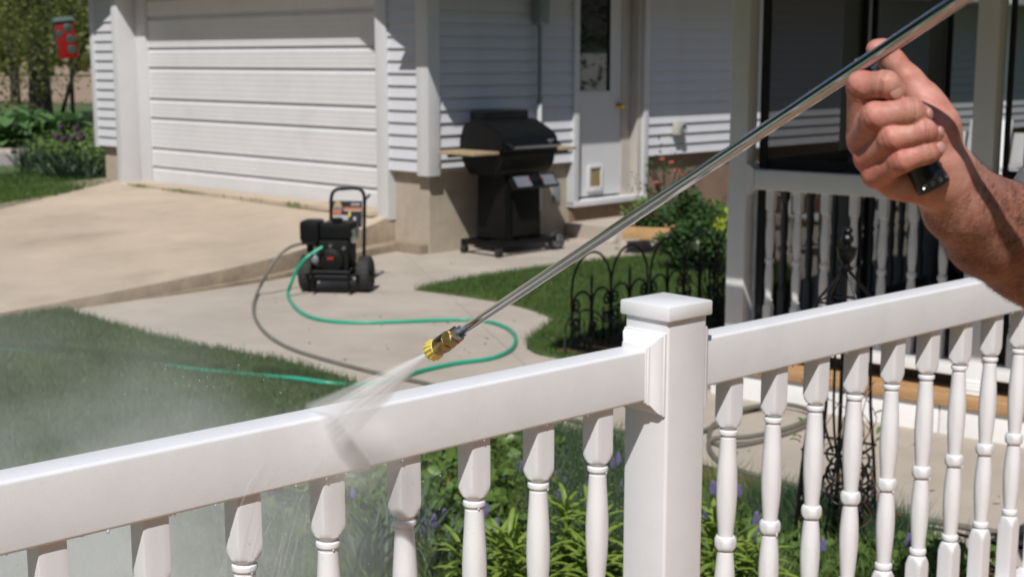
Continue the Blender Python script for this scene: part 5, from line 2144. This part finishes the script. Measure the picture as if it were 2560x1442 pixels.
# nozzle: flared, fluted rim
nz = MB()
NT = 14
prof = [(0.0425, 0.0085, 0), (0.043, 0.0118, 0.0), (0.0475, 0.0128, 0.0018), (0.0525, 0.0146, 0.0026), (0.0565, 0.0148, 0.0022), (0.058, 0.0132, 0.0008), (0.0585, 0.0100, 0), (0.0565, 0.0060, 0), (0.0560, 0.0, 0)]
nn = NT * 4
b0 = len(nz.v)
for d, r, am in prof:
    for k in range(nn):
        aa = 2 * pi * k / nn
        tooth = (0, 1, 1, 0)[k % 4]
        rr = r - am * (1 - tooth)
        nz.v.append(tuple(c0 + AX * d * LK + (uu * cos(aa) + ww * sin(aa)) * rr))
for i in range(len(prof) - 1):
    for k in range(nn):
        k2 = (k + 1) % nn
        nz.f.append((b0 + i * nn + k, b0 + i * nn + k2, b0 + (i + 1) * nn + k2, b0 + (i + 1) * nn + k))
nz.build('nozzle', 'yellow', lance, 30)
NOZ = lo_ + c0 + AX * 0.056 * LK

# side grip
HS = 1 / 3050.0
HY = 1.132


def HP(px, py, d=0.0):
    return PY(px, py, HY + d * HS)


gT, gB = HP(2186, 196, 0), HP(2337, 472, -46)
gax = (gB - gT)
gl_ = gax.length
mb = MB()
RG = 0.0139
mb.lathe(rel(gT), gax, [(0, 0.006), (0.0005, RG * 0.93), (0.003, RG), (gl_ * 0.5, RG * 0.98), (gl_ - 0.014, RG * 0.98), (gl_ - 0.005, RG * 1.02), (gl_ - 0.001, RG * 1.0), (gl_, RG * 0.9), (gl_, 0.0)], 28)
gpo = mb.build('side_grip', 'grip', lance, 40)
mb = MB()
mb.tube([rel(wp(2163)), rel(HP(2172, 172, -4)), rel(gT + gax * 0.05)], 0.0042, 14)
mb.lathe(rel(wp(2163)), gax, [(-0.0065, 0.0), (-0.0062, 0.0068), (0.0075, 0.0068), (0.009, 0.0045)], 16)
mb.build('grip_stem', 'chrome', lance, 40)
mb = MB()
gu = gax.normalized()
gv = Vector((0, -1, 0.15))
gv = (gv - gu * gv.dot(gu)).normalized()
gw = gu.cross(gv)
for k in range(4):
    aa = -0.75 + k * 0.5
    rdv = gv * cos(aa) + gw * sin(aa)
    mb.lathe(rel(gB) - gu * 0.0055 + rdv * RG * 1.005, rdv, [(0, 0.0017), (0.0004, 0.0015), (-0.0002, 0.0008)], 8)
mb.build('grip_hole', 'steel', gpo, 0)


# ------------------------------------------------------------------ the arm: one continuous surface grown from a distance field
class Field:
    def __init__(s, lo, hi, h):
        s.lo = np.array(lo, np.float32)
        s.h = h
        s.n = np.ceil((np.array(hi) - np.array(lo)) / h).astype(int) + 1
        s.ax = [np.float32(s.lo[i]) + np.arange(s.n[i], dtype=np.float32) * np.float32(h) for i in range(3)]

    def new(s):
        return np.full(s.n, 0.2, np.float32)

    def cone(s, F, a, b, ra, rb, k, margin=0.03):
        """smoothly unite a tapered capsule into F"""
        a = np.array(a, np.float32)
        b = np.array(b, np.float32)
        R = max(ra, rb) + margin
        i0 = np.maximum(((np.minimum(a, b) - R - s.lo) / s.h).astype(int), 0)
        i1 = np.minimum(((np.maximum(a, b) + R - s.lo) / s.h).astype(int) + 2, s.n)
        if (i1 <= i0).any():
            return
        x = s.ax[0][i0[0]:i1[0]][:, None, None]
        y = s.ax[1][i0[1]:i1[1]][None, :, None]
        z = s.ax[2][i0[2]:i1[2]][None, None, :]
        ba = b - a
        L = float((ba * ba).sum()) + 1e-12
        t = np.clip(((x - a[0]) * ba[0] + (y - a[1]) * ba[1] + (z - a[2]) * ba[2]) / L, 0, 1)
        dx, dy, dz = x - a[0] - t * ba[0], y - a[1] - t * ba[1], z - a[2] - t * ba[2]
        d = np.sqrt(dx * dx + dy * dy + dz * dz) - (ra + (rb - ra) * t)
        sl = F[i0[0]:i1[0], i0[1]:i1[1], i0[2]:i1[2]]
        s.smin(sl, d, k)

    @staticmethod
    def smin(A, B, k):
        if k <= 0:
            np.minimum(A, B, out=A)
            return
        h = np.maximum(k - np.abs(A - B), 0) / k
        A[...] = np.minimum(A, B) - h * h * k * 0.25


def surface_nets(F, lo, h):
    S_ = F < 0
    n = np.array(F.shape)
    c = n - 1
    acc = np.zeros((c[0], c[1], c[2], 3), np.float32)
    cnt = np.zeros((c[0], c[1], c[2]), np.float32)
    corners = [(i, j, k) for i in (0, 1) for j in (0, 1) for k in (0, 1)]
    sub = lambda A, o: A[o[0]:o[0] + c[0], o[1]:o[1] + c[1], o[2]:o[2] + c[2]]
    any_ = np.zeros(c, bool)
    all_ = np.ones(c, bool)
    for o in corners:
        any_ |= sub(S_, o)
        all_ &= sub(S_, o)
    act = any_ & ~all_
    idx = np.argwhere(act)
    pos = np.zeros((len(idx), 3), np.float32)
    num = np.zeros(len(idx), np.float32)
    for a in corners:
        for ax in range(3):
            if a[ax] == 1:
                continue
            b = list(a)
            b[ax] = 1
            fa = F[idx[:, 0] + a[0], idx[:, 1] + a[1], idx[:, 2] + a[2]]
            fb = F[idx[:, 0] + b[0], idx[:, 1] + b[1], idx[:, 2] + b[2]]
            cr_ = (fa < 0) != (fb < 0)
            t = fa / (fa - fb + 1e-12)
            p = np.array(a, np.float32)[None, :].repeat(len(idx), 0)
            p[:, ax] += np.where(cr_, t, 0)
            pos += p * cr_[:, None]
            num += cr_
    pos = pos / num[:, None] + idx
    ids = np.full(c, -1, np.int64)
    ids[idx[:, 0], idx[:, 1], idx[:, 2]] = np.arange(len(idx))
    faces = []
    for ax in range(3):
        u, v = (ax + 1) % 3, (ax + 2) % 3
        s0 = [slice(1, n[i] - 1) for i in range(3)]
        s0[ax] = slice(0, n[ax] - 1)
        s1 = list(s0)
        s1[ax] = slice(1, n[ax])
        A, B = S_[tuple(s0)], S_[tuple(s1)]
        e = np.argwhere(A != B)
        g_ = e.copy()
        for i in range(3):
            if i != ax:
                g_[:, i] += 1
        q = []
        for du, dv in ((-1, -1), (0, -1), (0, 0), (-1, 0)):
            w = g_.copy()
            w[:, u] += du
            w[:, v] += dv
            q.append(ids[w[:, 0], w[:, 1], w[:, 2]])
        q = np.stack(q, 1)
        flip = A[e[:, 0], e[:, 1], e[:, 2]]
        q[~flip] = q[~flip][:, ::-1]
        faces.append(q)
    faces = np.concatenate(faces)
    faces = faces[(faces >= 0).all(1)]
    return pos * h + np.array(lo), faces


def r_(px):
    return px * HS


fingers = {
    'index': [((2152, 338, 34), 36), ((2155, 217, -28), 36), ((2213, 212, -76), 33), ((2238, 228, -70), 27)],
    'middle': [((2153, 354, 20), 36), ((2187, 292, -80), 34), ((2275, 279, -102), 32), ((2303, 289, -86), 27)],
    'ring': [((2167, 396, 0), 34), ((2229, 347, -92), 32), ((2308, 329, -106), 29.5), ((2330, 338, -88), 26)],
    'little': [((2187, 438, -10), 33), ((2252, 402, -92), 30), ((2315, 382, -102), 27.5), ((2334, 376, -86), 25)],
}
pts_all = [HP(2090, 80, 520), HP(2960, 960, 520), HP(2090, 80, 60), HP(2090, 80, -170), HP(2960, 960, 60), HP(2960, 960, -220), HP(2960, 380, 0), HP(2090, 960, 0)]
lo = [min(p[i] for p in pts_all) - 0.012 for i in range(3)]
hi = [max(p[i] for p in pts_all) + 0.02 for i in range(3)]
hi[0] = HP(2900, 700, 0).x
FLD = Field(lo, hi, 0.00150)
body = FLD.new()


def chain(F, pts, k):
    for (p, ra), (q, rb) in zip(pts[:-1], pts[1:]):
        FLD.cone(F, HP(*p), HP(*q), r_(ra), r_(rb), k)


# metacarpals, palm, wrist
for nm, (w, rw) in (('index', ((2330, 400, 50), 46)), ('middle', ((2330, 420, 50), 46)), ('ring', ((2325, 440, 40), 46)), ('little', ((2318, 458, 25), 44))):
    (p, ra) = fingers[nm][0]
    FLD.cone(body, HP(p[0] + 6, p[1], p[2] + 8), HP(*w), r_(ra), r_(rw), r_(26))
chain(body, [((2240, 462, 2), 38), ((2320, 470, 10), 44)], r_(30))
# thenar and thumb
chain(body, [((2368, 392, 8), 46), ((2338, 318, 4), 54), ((2300, 246, 22), 42)], r_(36))
chain(body, [((2330, 330, -4), 50), ((2318, 268, 10), 44)], r_(30))
chain(body, [((2300, 246, 22), 42), ((2272, 205, 34), 35), ((2232, 156, 40), 32)], r_(20))
chain(body, [((2232, 156, 40), 32), ((2205, 128, 40), 30), ((2190, 124, 36), 25)], r_(8))
chain(body, [((2362, 408, -14), 40), ((2352, 452, 6), 46)], r_(34))
# wrist and forearm
chain(body, [((2350, 430, 30), 62), ((2364, 452, 48), 71), ((2402, 512, 92), 93), ((2480, 574, 170), 123), ((2580, 622, 240), 139), ((2700, 702, 290), 146), ((2930, 860, 330), 134)], r_(40))
chain(body, [((2376, 420, 48), 50), ((2452, 512, 140), 68), ((2560, 570, 226), 103)], r_(40))
allf = FLD.new()
for nm in ('index', 'middle', 'ring', 'little'):
    one = FLD.new()
    c_ = fingers[nm]
    chain(one, c_, r_(9))
    # pads and knuckles
    for (p, ra), e in ((c_[1], 1.03), (c_[2], 1.0)):
        FLD.cone(one, HP(p[0] - 2, p[1] - 2, p[2] - 2), HP(p[0] + 2, p[1], p[2] - 2), r_(ra * e), r_(ra * e), r_(6))
    FLD.smin(allf, one, r_(2))
FLD.smin(body, allf, r_(8))
V_, F_ = surface_nets(body, lo, FLD.h)
# relax the stair steps a little
for _ in range(2):
    s = np.zeros_like(V_)
    c_ = np.zeros(len(V_))
    for i in range(4):
        a, b = F_[:, i], F_[:, (i + 1) % 4]
        for x, y in ((a, b), (b, a)):
            for ax in range(3):
                s[:, ax] += np.bincount(x, V_[y, ax], len(V_))
            c_ += np.bincount(x, minlength=len(V_))
    V_ = V_ * 0.55 + (s / np.maximum(c_, 1)[:, None]) * 0.45
def vnormals(V, F):
    n = np.zeros_like(V)
    t = V[F]
    q = np.cross(t[:, 1] - t[:, 0], t[:, 2] - t[:, 0])
    q /= np.linalg.norm(q, axis=1)[:, None] + 1e-12
    for i in range(4):
        for ax in range(3):
            n[:, ax] += np.bincount(F[:, i], q[:, ax], len(V))
    return n / (np.linalg.norm(n, axis=1)[:, None] + 1e-12)


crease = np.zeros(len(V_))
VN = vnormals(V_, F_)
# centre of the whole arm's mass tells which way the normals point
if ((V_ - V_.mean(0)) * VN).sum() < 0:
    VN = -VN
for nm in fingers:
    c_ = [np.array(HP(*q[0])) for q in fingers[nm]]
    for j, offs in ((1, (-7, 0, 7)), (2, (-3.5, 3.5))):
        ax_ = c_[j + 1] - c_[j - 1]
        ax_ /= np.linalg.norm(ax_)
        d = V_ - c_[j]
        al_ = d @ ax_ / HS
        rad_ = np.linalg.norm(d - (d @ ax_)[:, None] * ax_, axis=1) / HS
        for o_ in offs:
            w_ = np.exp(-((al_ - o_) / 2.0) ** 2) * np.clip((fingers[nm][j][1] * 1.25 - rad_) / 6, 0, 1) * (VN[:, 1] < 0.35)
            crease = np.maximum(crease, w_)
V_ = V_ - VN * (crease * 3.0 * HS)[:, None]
person = empty('person', HP(2480, 574, 0))
tag(person, 'person in a grey shirt whose hairy forearm and fist grip the lance handle', 'person')
po_ = np.array(person.location)
me = bpy.data.meshes.new('arm')
me.vertices.add(len(V_))
me.vertices.foreach_set('co', (V_ - po_).astype(np.float32).ravel())
me.loops.add(len(F_) * 4)
me.loops.foreach_set('vertex_index', F_.astype(np.int32).ravel())
me.polygons.add(len(F_))
me.polygons.foreach_set('loop_start', np.arange(0, len(F_) * 4, 4, dtype=np.int32))
me.update(calc_edges=True)
me.validate()
me.shade_smooth()
# skin tone: ruddier over the knuckles and the ball of the thumb, browner along the forearm
tone = np.tile(np.array([0.53, 0.275, 0.215]), (len(V_), 1))


def blend(c, px, col, rad, amt):
    global tone
    d = np.linalg.norm(V_ - np.array(HP(*px)), axis=1) / (rad * HS)
    w = np.clip(1 - d, 0, 1) ** 1.2 * amt
    tone = tone * (1 - w[:, None]) + np.array(col) * w[:, None]


for nm in fingers:
    for i, (a_, rad) in ((0, (0.75, 80)), (1, (0.8, 62)), (2, (0.45, 48)), (3, (0.45, 44))):
        blend(tone, fingers[nm][i][0], (0.56, 0.165, 0.125), rad, a_)
tone = tone * (1 - 0.42 * crease[:, None])  # shade of the finger creases painted into the skin colour
blend(tone, (2330, 290, -40), (0.64, 0.27, 0.22), 120, 0.6)
blend(tone, (2250, 150, 20), (0.60, 0.25, 0.19), 120, 0.5)
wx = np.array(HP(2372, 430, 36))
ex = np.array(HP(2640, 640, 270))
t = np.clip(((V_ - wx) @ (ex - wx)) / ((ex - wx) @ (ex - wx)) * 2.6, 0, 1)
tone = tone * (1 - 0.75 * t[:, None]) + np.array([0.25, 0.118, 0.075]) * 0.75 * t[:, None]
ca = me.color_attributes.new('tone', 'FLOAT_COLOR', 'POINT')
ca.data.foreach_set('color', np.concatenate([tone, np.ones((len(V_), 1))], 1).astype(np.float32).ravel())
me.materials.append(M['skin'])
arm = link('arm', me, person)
# finger nails
for nm, (px, py, d), (dx, dy, dd), (w, h) in (
        ('index', (2239, 230, -93), (0.42, 0.05, -1.0), (15, 13)),
        ('middle', (2318, 287, -98), (1.0, -0.1, -0.55), (15, 12)),
        ('ring', (2345, 333, -96), (1.0, -0.15, -0.6), (15, 11)),
        ('little', (2348, 372, -98), (0.75, -0.25, -0.85), (14, 12))):
    c = HP(px, py, d)
    nrm = Vector((dx, dd * -1, -dy))
    nrm = Vector((dx, dd, -dy)).normalized()
    # snap to the skin
    i = int(np.argmin(np.linalg.norm(V_ - np.array(c), axis=1)))
    c = Vector(V_[i])
    fd_ = (HP(*fingers[nm][3][0]) - HP(*fingers[nm][2][0])).normalized()
    ax1 = (fd_ - nrm * fd_.dot(nrm)).normalized()
    ax2 = nrm.cross(ax1)
    M3 = Matrix((ax1, ax2, nrm)).transposed()
    mb = MB()
    mb.ellipsoid(c - Vector(po_) - nrm * 0.0010, (w * HS * 1.35, h * HS * 1.3, 0.0023), 18, 10, M3)
    mb.build('fingernail', 'nail', person, 60)
# arm hair, lying along the forearm
wr, el = np.array(HP(2372, 440, 36)), np.array(HP(2640, 650, 270))
axd = (el - wr) / np.linalg.norm(el - wr)
al = (V_ - wr) @ axd
nv = np.zeros_like(V_)
tri = V_[F_]
fn = np.cross(tri[:, 1] - tri[:, 0], tri[:, 2] - tri[:, 0])
fn /= np.linalg.norm(fn, axis=1)[:, None] + 1e-12
for i in range(4):
    for ax in range(3):
        nv[:, ax] += np.bincount(F_[:, i], fn[:, ax], len(V_))
nv /= np.linalg.norm(nv, axis=1)[:, None] + 1e-12
cand = np.nonzero((al > 0.004) & (al < 0.22))[0]
hp_ = RNG.choice(cand, 9000)
n = len(hp_)
root = V_[hp_] + RNG.normal(0, 0.0006, (n, 3))
nn_ = nv[hp_]
down = np.array([-0.25, 0.0, -1.0])
hd_ = -axd * 0.55 + down * 0.5 + RNG.normal(0, 0.30, (n, 3))
hd_ -= nn_ * (hd_ * nn_).sum(1)[:, None]
hd_ /= np.linalg.norm(hd_, axis=1)[:, None]
sd_ = np.cross(hd_, nn_)
L_ = RNG.uniform(0.005, 0.011, n)[:, None]
wd = 0.00009
hv = np.empty((n, 6, 3))
hv[:, 0] = root - sd_ * wd
hv[:, 1] = root + sd_ * wd
hv[:, 2] = root + hd_ * L_ * 0.5 + nn_ * L_ * 0.16 + sd_ * wd
hv[:, 3] = root + hd_ * L_ * 0.5 + nn_ * L_ * 0.16 - sd_ * wd
hv[:, 4] = root + hd_ * L_ + nn_ * L_ * 0.20 + sd_ * wd * 0.3
hv[:, 5] = root + hd_ * L_ + nn_ * L_ * 0.20 - sd_ * wd * 0.3
o6 = (np.arange(n) * 6)[:, None]
hf = np.concatenate([o6 + np.array([[0, 1, 2, 3]]), o6 + np.array([[3, 2, 4, 5]])], 0)
hr = big_mesh('arm_hair', hv.reshape(-1, 3) - po_, hf, 'hair', person)
hr['kind'] = 'stuff'
# shirt: sleeve and flank, mostly out of frame
SF = Field([0.48, 1.26, 1.2 - 0.4], [1.15, 1.95, 1.95], 0.008)
sh = SF.new()
SF.cone(sh, PY(2722, 562, 1.4), PY(2900, 520, 1.58), 0.0875, 0.10, 0.03, 0.08)
SF.cone(sh, PY(2900, 520, 1.58), PY(3050, 800, 1.62), 0.11, 0.155, 0.06, 0.1)
SF.cone(sh, PY(2900, 520, 1.58), PY(3080, 420, 1.60), 0.11, 0.09, 0.05, 0.1)
sv, sf = surface_nets(sh, SF.lo, SF.h)
so = big_mesh('shirt', sv - po_, sf, 'shirt', person)
so.data.shade_smooth()
sm_ = MB()
cA, cB = PY(2722, 562, 1.4), PY(2900, 520, 1.58)
ax_ = (cB - cA).normalized()
sm_.lathe(cA - Vector(po_), ax_, [(-0.012, 0.0868), (-0.010, 0.0882), (0.004, 0.0886), (0.006, 0.0874)], 40, cap=False)
sm_.build('sleeve_hem', 'shirt', so)


# ------------------------------------------------------------------ water: the fan of spray and the drifting mist
def nd(nt, t, **kw):
    n = nt.nodes.new(t)
    for k, v in kw.items():
        setattr(n, k, v)
    return n


def mth(nt, op, a, b=None, c=None):
    n = nt.nodes.new('ShaderNodeMath')
    n.operation = op
    for i, x in enumerate((a, b, c)):
        if x is None:
            continue
        if isinstance(x, (int, float)):
            n.inputs[i].default_value = x
        else:
            nt.links.new(x, n.inputs[i])
    return n.outputs[0]


HIT = PY(820, 1066, 2.072)
sdir = (HIT - NOZ)
SL = sdir.length + 0.02
sdir.normalize()
view = (HIT - EYE).normalized()
su = sdir.cross(view).normalized()
sv_ = sdir.cross(su)
Rm = Matrix((su, sv_, sdir)).transposed().to_4x4()
KA, KB = 0.135, 0.040          # half widths of the fan per metre
mb = MB()
prof_n = 18
nseg = 40
for i in range(prof_n + 1):
    z = SL * i / prof_n
    for k in range(nseg):
        a = 2 * pi * k / nseg
        mb.v.append(((0.0012 + KA * z) * cos(a), (0.0012 + KB * z) * sin(a), z))
for i in range(prof_n):
    for k in range(nseg):
        k2 = (k + 1) % nseg
        mb.f.append((i * nseg + k, i * nseg + k2, (i + 1) * nseg + k2, (i + 1) * nseg + k))
mb.f.append(tuple(range(nseg))[::-1])
mb.f.append(tuple(prof_n * nseg + k for k in range(nseg)))
m = bpy.data.materials.new('spray_water')
m.use_nodes = True
nt = m.node_tree
nt.nodes.clear()
out = nd(nt, 'ShaderNodeOutputMaterial')
vol = nd(nt, 'ShaderNodeVolumeScatter')
vol.inputs['Color'].default_value = (0.99, 0.99, 1.0, 1)
vol.inputs['Anisotropy'].default_value = -0.3
tc = nd(nt, 'ShaderNodeTexCoord')
sx = nd(nt, 'ShaderNodeSeparateXYZ')
nt.links.new(tc.outputs['Object'], sx.inputs[0])
zz = mth(nt, 'MAXIMUM', sx.outputs['Z'], 0.0)
ua = mth(nt, 'DIVIDE', sx.outputs['X'], mth(nt, 'ADD', mth(nt, 'MULTIPLY', zz, KA), 0.0012))
ub = mth(nt, 'DIVIDE', sx.outputs['Y'], mth(nt, 'ADD', mth(nt, 'MULTIPLY', zz, KB), 0.0012))
rr = mth(nt, 'ADD', mth(nt, 'MULTIPLY', ua, ua), mth(nt, 'MULTIPLY', ub, ub))
fall = mth(nt, 'POWER', mth(nt, 'MAXIMUM', mth(nt, 'SUBTRACT', 1.0, rr), 0.0), 1.25)
cx = nd(nt, 'ShaderNodeCombineXYZ')
nt.links.new(mth(nt, 'MULTIPLY', ua, 4.0), cx.inputs[0])
nt.links.new(mth(nt, 'MULTIPLY', ub, 0.6), cx.inputs[1])
nt.links.new(mth(nt, 'MULTIPLY', zz, 3.0), cx.inputs[2])
no = nd(nt, 'ShaderNodeTexNoise')
no.inputs['Scale'].default_value = 1.6
no.inputs['Detail'].default_value = 3
nt.links.new(cx.outputs[0], no.inputs['Vector'])
mr = nd(nt, 'ShaderNodeMapRange')
mr.inputs['From Min'].default_value = 0.32
mr.inputs['From Max'].default_value = 0.68
mr.inputs['To Min'].default_value = 0.45
mr.inputs['To Max'].default_value = 1.6
nt.links.new(no.outputs['Fac'], mr.inputs['Value'])
den = mth(nt, 'DIVIDE', 10.0, mth(nt, 'POWER', mth(nt, 'ADD', zz, 0.04), 1.5))
den = mth(nt, 'MULTIPLY', mth(nt, 'MULTIPLY', den, fall), mr.outputs[0])
nt.links.new(den, vol.inputs['Density'])
nt.links.new(vol.outputs[0], out.inputs['Volume'])
if hasattr(m, 'cycles') and hasattr(m.cycles, 'volume_step_rate'):
    m.cycles.volume_step_rate = 0.15
M['spray'] = m
sp_o = mb.build('water_spray', 'spray', None, 0)
sp_o.matrix_world = Matrix.Translation(NOZ) @ Rm
tag(sp_o, 'white fan of high pressure water hitting the top rail', 'water spray', kind='stuff')


def mist(name, center, rad, dens, label, nscale=3.0, seed=0.0):
    m = bpy.data.materials.new(name)
    m.use_nodes = True
    nt = m.node_tree
    nt.nodes.clear()
    out = nd(nt, 'ShaderNodeOutputMaterial')
    vol = nd(nt, 'ShaderNodeVolumeScatter')
    vol.inputs['Color'].default_value = (0.97, 0.975, 0.985, 1)
    vol.inputs['Anisotropy'].default_value = -0.2
    tc = nd(nt, 'ShaderNodeTexCoord')
    vm = nd(nt, 'ShaderNodeVectorMath', operation='DIVIDE')
    vm.inputs[1].default_value = rad
    nt.links.new(tc.outputs['Object'], vm.inputs[0])
    ln = nd(nt, 'ShaderNodeVectorMath', operation='LENGTH')
    nt.links.new(vm.outputs[0], ln.inputs[0])
    fall = mth(nt, 'POWER', mth(nt, 'MAXIMUM', mth(nt, 'SUBTRACT', 1.0, ln.outputs['Value']), 0.0), 1.3)
    mp = nd(nt, 'ShaderNodeMapping')
    mp.inputs['Location'].default_value = (seed, seed * 1.7, 0)
    mp.inputs['Scale'].default_value = (1, 1, 1.6)
    nt.links.new(tc.outputs['Object'], mp.inputs[0])
    no = nd(nt, 'ShaderNodeTexNoise')
    no.inputs['Scale'].default_value = nscale
    no.inputs['Detail'].default_value = 4
    no.inputs['Roughness'].default_value = 0.6
    nt.links.new(mp.outputs[0], no.inputs['Vector'])
    mr = nd(nt, 'ShaderNodeMapRange')
    mr.inputs['From Min'].default_value = 0.38
    mr.inputs['From Max'].default_value = 0.66
    mr.inputs['To Min'].default_value = 0.08
    mr.inputs['To Max'].default_value = 1.3
    nt.links.new(no.outputs['Fac'], mr.inputs['Value'])
    nt.links.new(mth(nt, 'MULTIPLY', mth(nt, 'MULTIPLY', fall, mr.outputs[0]), dens), vol.inputs['Density'])
    nt.links.new(vol.outputs[0], out.inputs['Volume'])
    mb = MB()
    mb.ellipsoid((0, 0, 0), rad, 28, 16)
    o = mb.mesh(name, m, 0)
    o = link(name, o)
    o.location = center
    o.rotation_euler = (0, 0, pi / 2 - RA)
    tag(o, label, 'mist', kind='stuff')
    return o


def rl(x, y, z):
    return RORG + RD * x - RN * y + Vector((0, 0, z))


mist('water_mist', rl(-0.62, 0.80, 0.70), (1.45, 0.78, 0.72), 2.7, 'grey veil of fine water mist drifting behind the left railing', 2.6)
mist('water_mist', rl(0.02, 0.30, 0.62), (0.46, 0.26, 0.52), 2.4, 'thinner mist falling in front of the flower bed under the spray', 4.0, 3.0)
mist('water_mist', rl(0.03, -0.06, 1.11), (0.13, 0.085, 0.085), 9.0, 'white splash of mist where the spray strikes the rail', 9.0, 5.0)
# threads of water running off below the rail
m = bpy.data.materials.new('water_thread')
m.use_nodes = True
nt = m.node_tree
nt.nodes.clear()
out = nd(nt, 'ShaderNodeOutputMaterial')
tr_ = nd(nt, 'ShaderNodeBsdfTransparent')
df_ = nd(nt, 'ShaderNodeBsdfDiffuse')
df_.inputs['Color'].default_value = (0.9, 0.92, 0.94, 1)
mx_ = nd(nt, 'ShaderNodeMixShader')
mx_.inputs[0].default_value = 0.05
nt.links.new(tr_.outputs[0], mx_.inputs[1])
nt.links.new(df_.outputs[0], mx_.inputs[2])
nt.links.new(mx_.outputs[0], out.inputs['Surface'])
M['thread'] = m
mb = MB()
rw_ = random.Random(9)
for k in range(12):
    x0 = rw_.uniform(-0.13, 0.02)
    dx = rw_.uniform(-0.22, -0.03)
    y0 = -0.034
    pts = []
    zt = rw_.uniform(1.04, 1.12)
    LZ = rw_.uniform(0.25, 0.6)
    for i in range(8):
        t = i / 7
        pts.append(rl(x0 + dx * (t ** 0.75), y0 - 0.03 * t, zt - LZ * t ** 1.2))
    mb.tube(pts, [0.0003 + 0.0006 * sin(pi * i / 7) for i in range(8)], 5)
o = mb.build('water_threads', 'thread', None, 0)
tag(o, 'thin threads of water thrown down off the rail below the spray', 'water', kind='stuff')


# flying droplets round the impact, and drops hanging from the wet railing
M['drop'] = mat('water_drop', (0.9, 0.92, 0.95), 0.05, spec=1.0)
M['drop'].node_tree.nodes['Principled BSDF'].inputs['Transmission Weight'].default_value = 0.35
M['drop'].node_tree.nodes['Principled BSDF'].inputs['IOR'].default_value = 1.33
mb = MB()
rd_ = random.Random(21)
for k in range(60):
    d = Vector((rd_.gauss(0, 1), rd_.gauss(0, 1) * 0.7, abs(rd_.gauss(0, 1)) - 0.55))
    c = rl(-0.05, 0.10, 1.22) + (RD * d.x - RN * d.y * -1 + Vector((0, 0, d.z))) * rd_.uniform(0.02, 0.16) - RD * rd_.uniform(0, 0.2)
    r0 = rd_.uniform(0.0003, 0.0007)
    mb.ellipsoid(c, (r0, r0, r0 * rd_.uniform(1.0, 2.4)), 6, 4)
for k in range(300):
    c = rl(rd_.uniform(-0.75, 0.25), rd_.uniform(-0.10, 0.25), rd_.uniform(0.62, 1.05))
    r0 = rd_.uniform(0.0004, 0.0009)
    mb.ellipsoid(c, (r0, r0, r0 * 2.2), 6, 4)
o = mb.build('water_droplets', 'drop', None, 60)
tag(o, 'tiny bright droplets flying off the rail round the spray', 'water', kind='stuff')
mb = MB()
for k in range(70):
    x = rd_.uniform(-0.75, 2.6)
    if abs(x - S0) < 0.1:
        continue
    r0 = rd_.uniform(0.0012, 0.0026)
    mb.ellipsoid(rl(x, -0.024 + rd_.uniform(-0.004, 0.004), 1.0597), (r0, r0, r0 * 1.5), 8, 6)
for k in range(14):
    x = 0.999 + 0.1502 * k
    if rd_.random() < 0.6:
        mb.ellipsoid(rl(x + rd_.uniform(-0.012, 0.012), -0.0195, 0.6895), (0.0022, 0.0022, 0.0032), 8, 6)
for k in range(-4, 5):
    x = 0.0045 + 0.1525 * k
    mb.ellipsoid(rl(x + rd_.uniform(-0.01, 0.01), -0.0172, 0.9365), (0.0020, 0.0020, 0.0030), 8, 6)
o = mb.build('hanging_drops', 'drop', None, 60)
tag(o, 'clear water drops hanging under the wet rail and baluster collars', 'water', kind='stuff')
# bits of leaf and twig blown over the concrete
lt = np.array([[P(x_, y_).x, P(x_, y_).y] for x_, y_ in zip(RNG.uniform(640, 1300, 46), RNG.uniform(650, 940, 46))] + [[P(x_, y_).x, P(x_, y_).y] for x_, y_ in zip(RNG.uniform(1780, 2560, 40), RNG.uniform(1040, 1300, 40))])
v, f = leaf_cards(np.stack([lt[:, 0], lt[:, 1], np.full(len(lt), 0.006)], 1), (0.012, 0.035), aspect=0.35, flat=0.9)
tag(big_mesh('leaf_litter', v, f, 'twig'), kind='stuff')
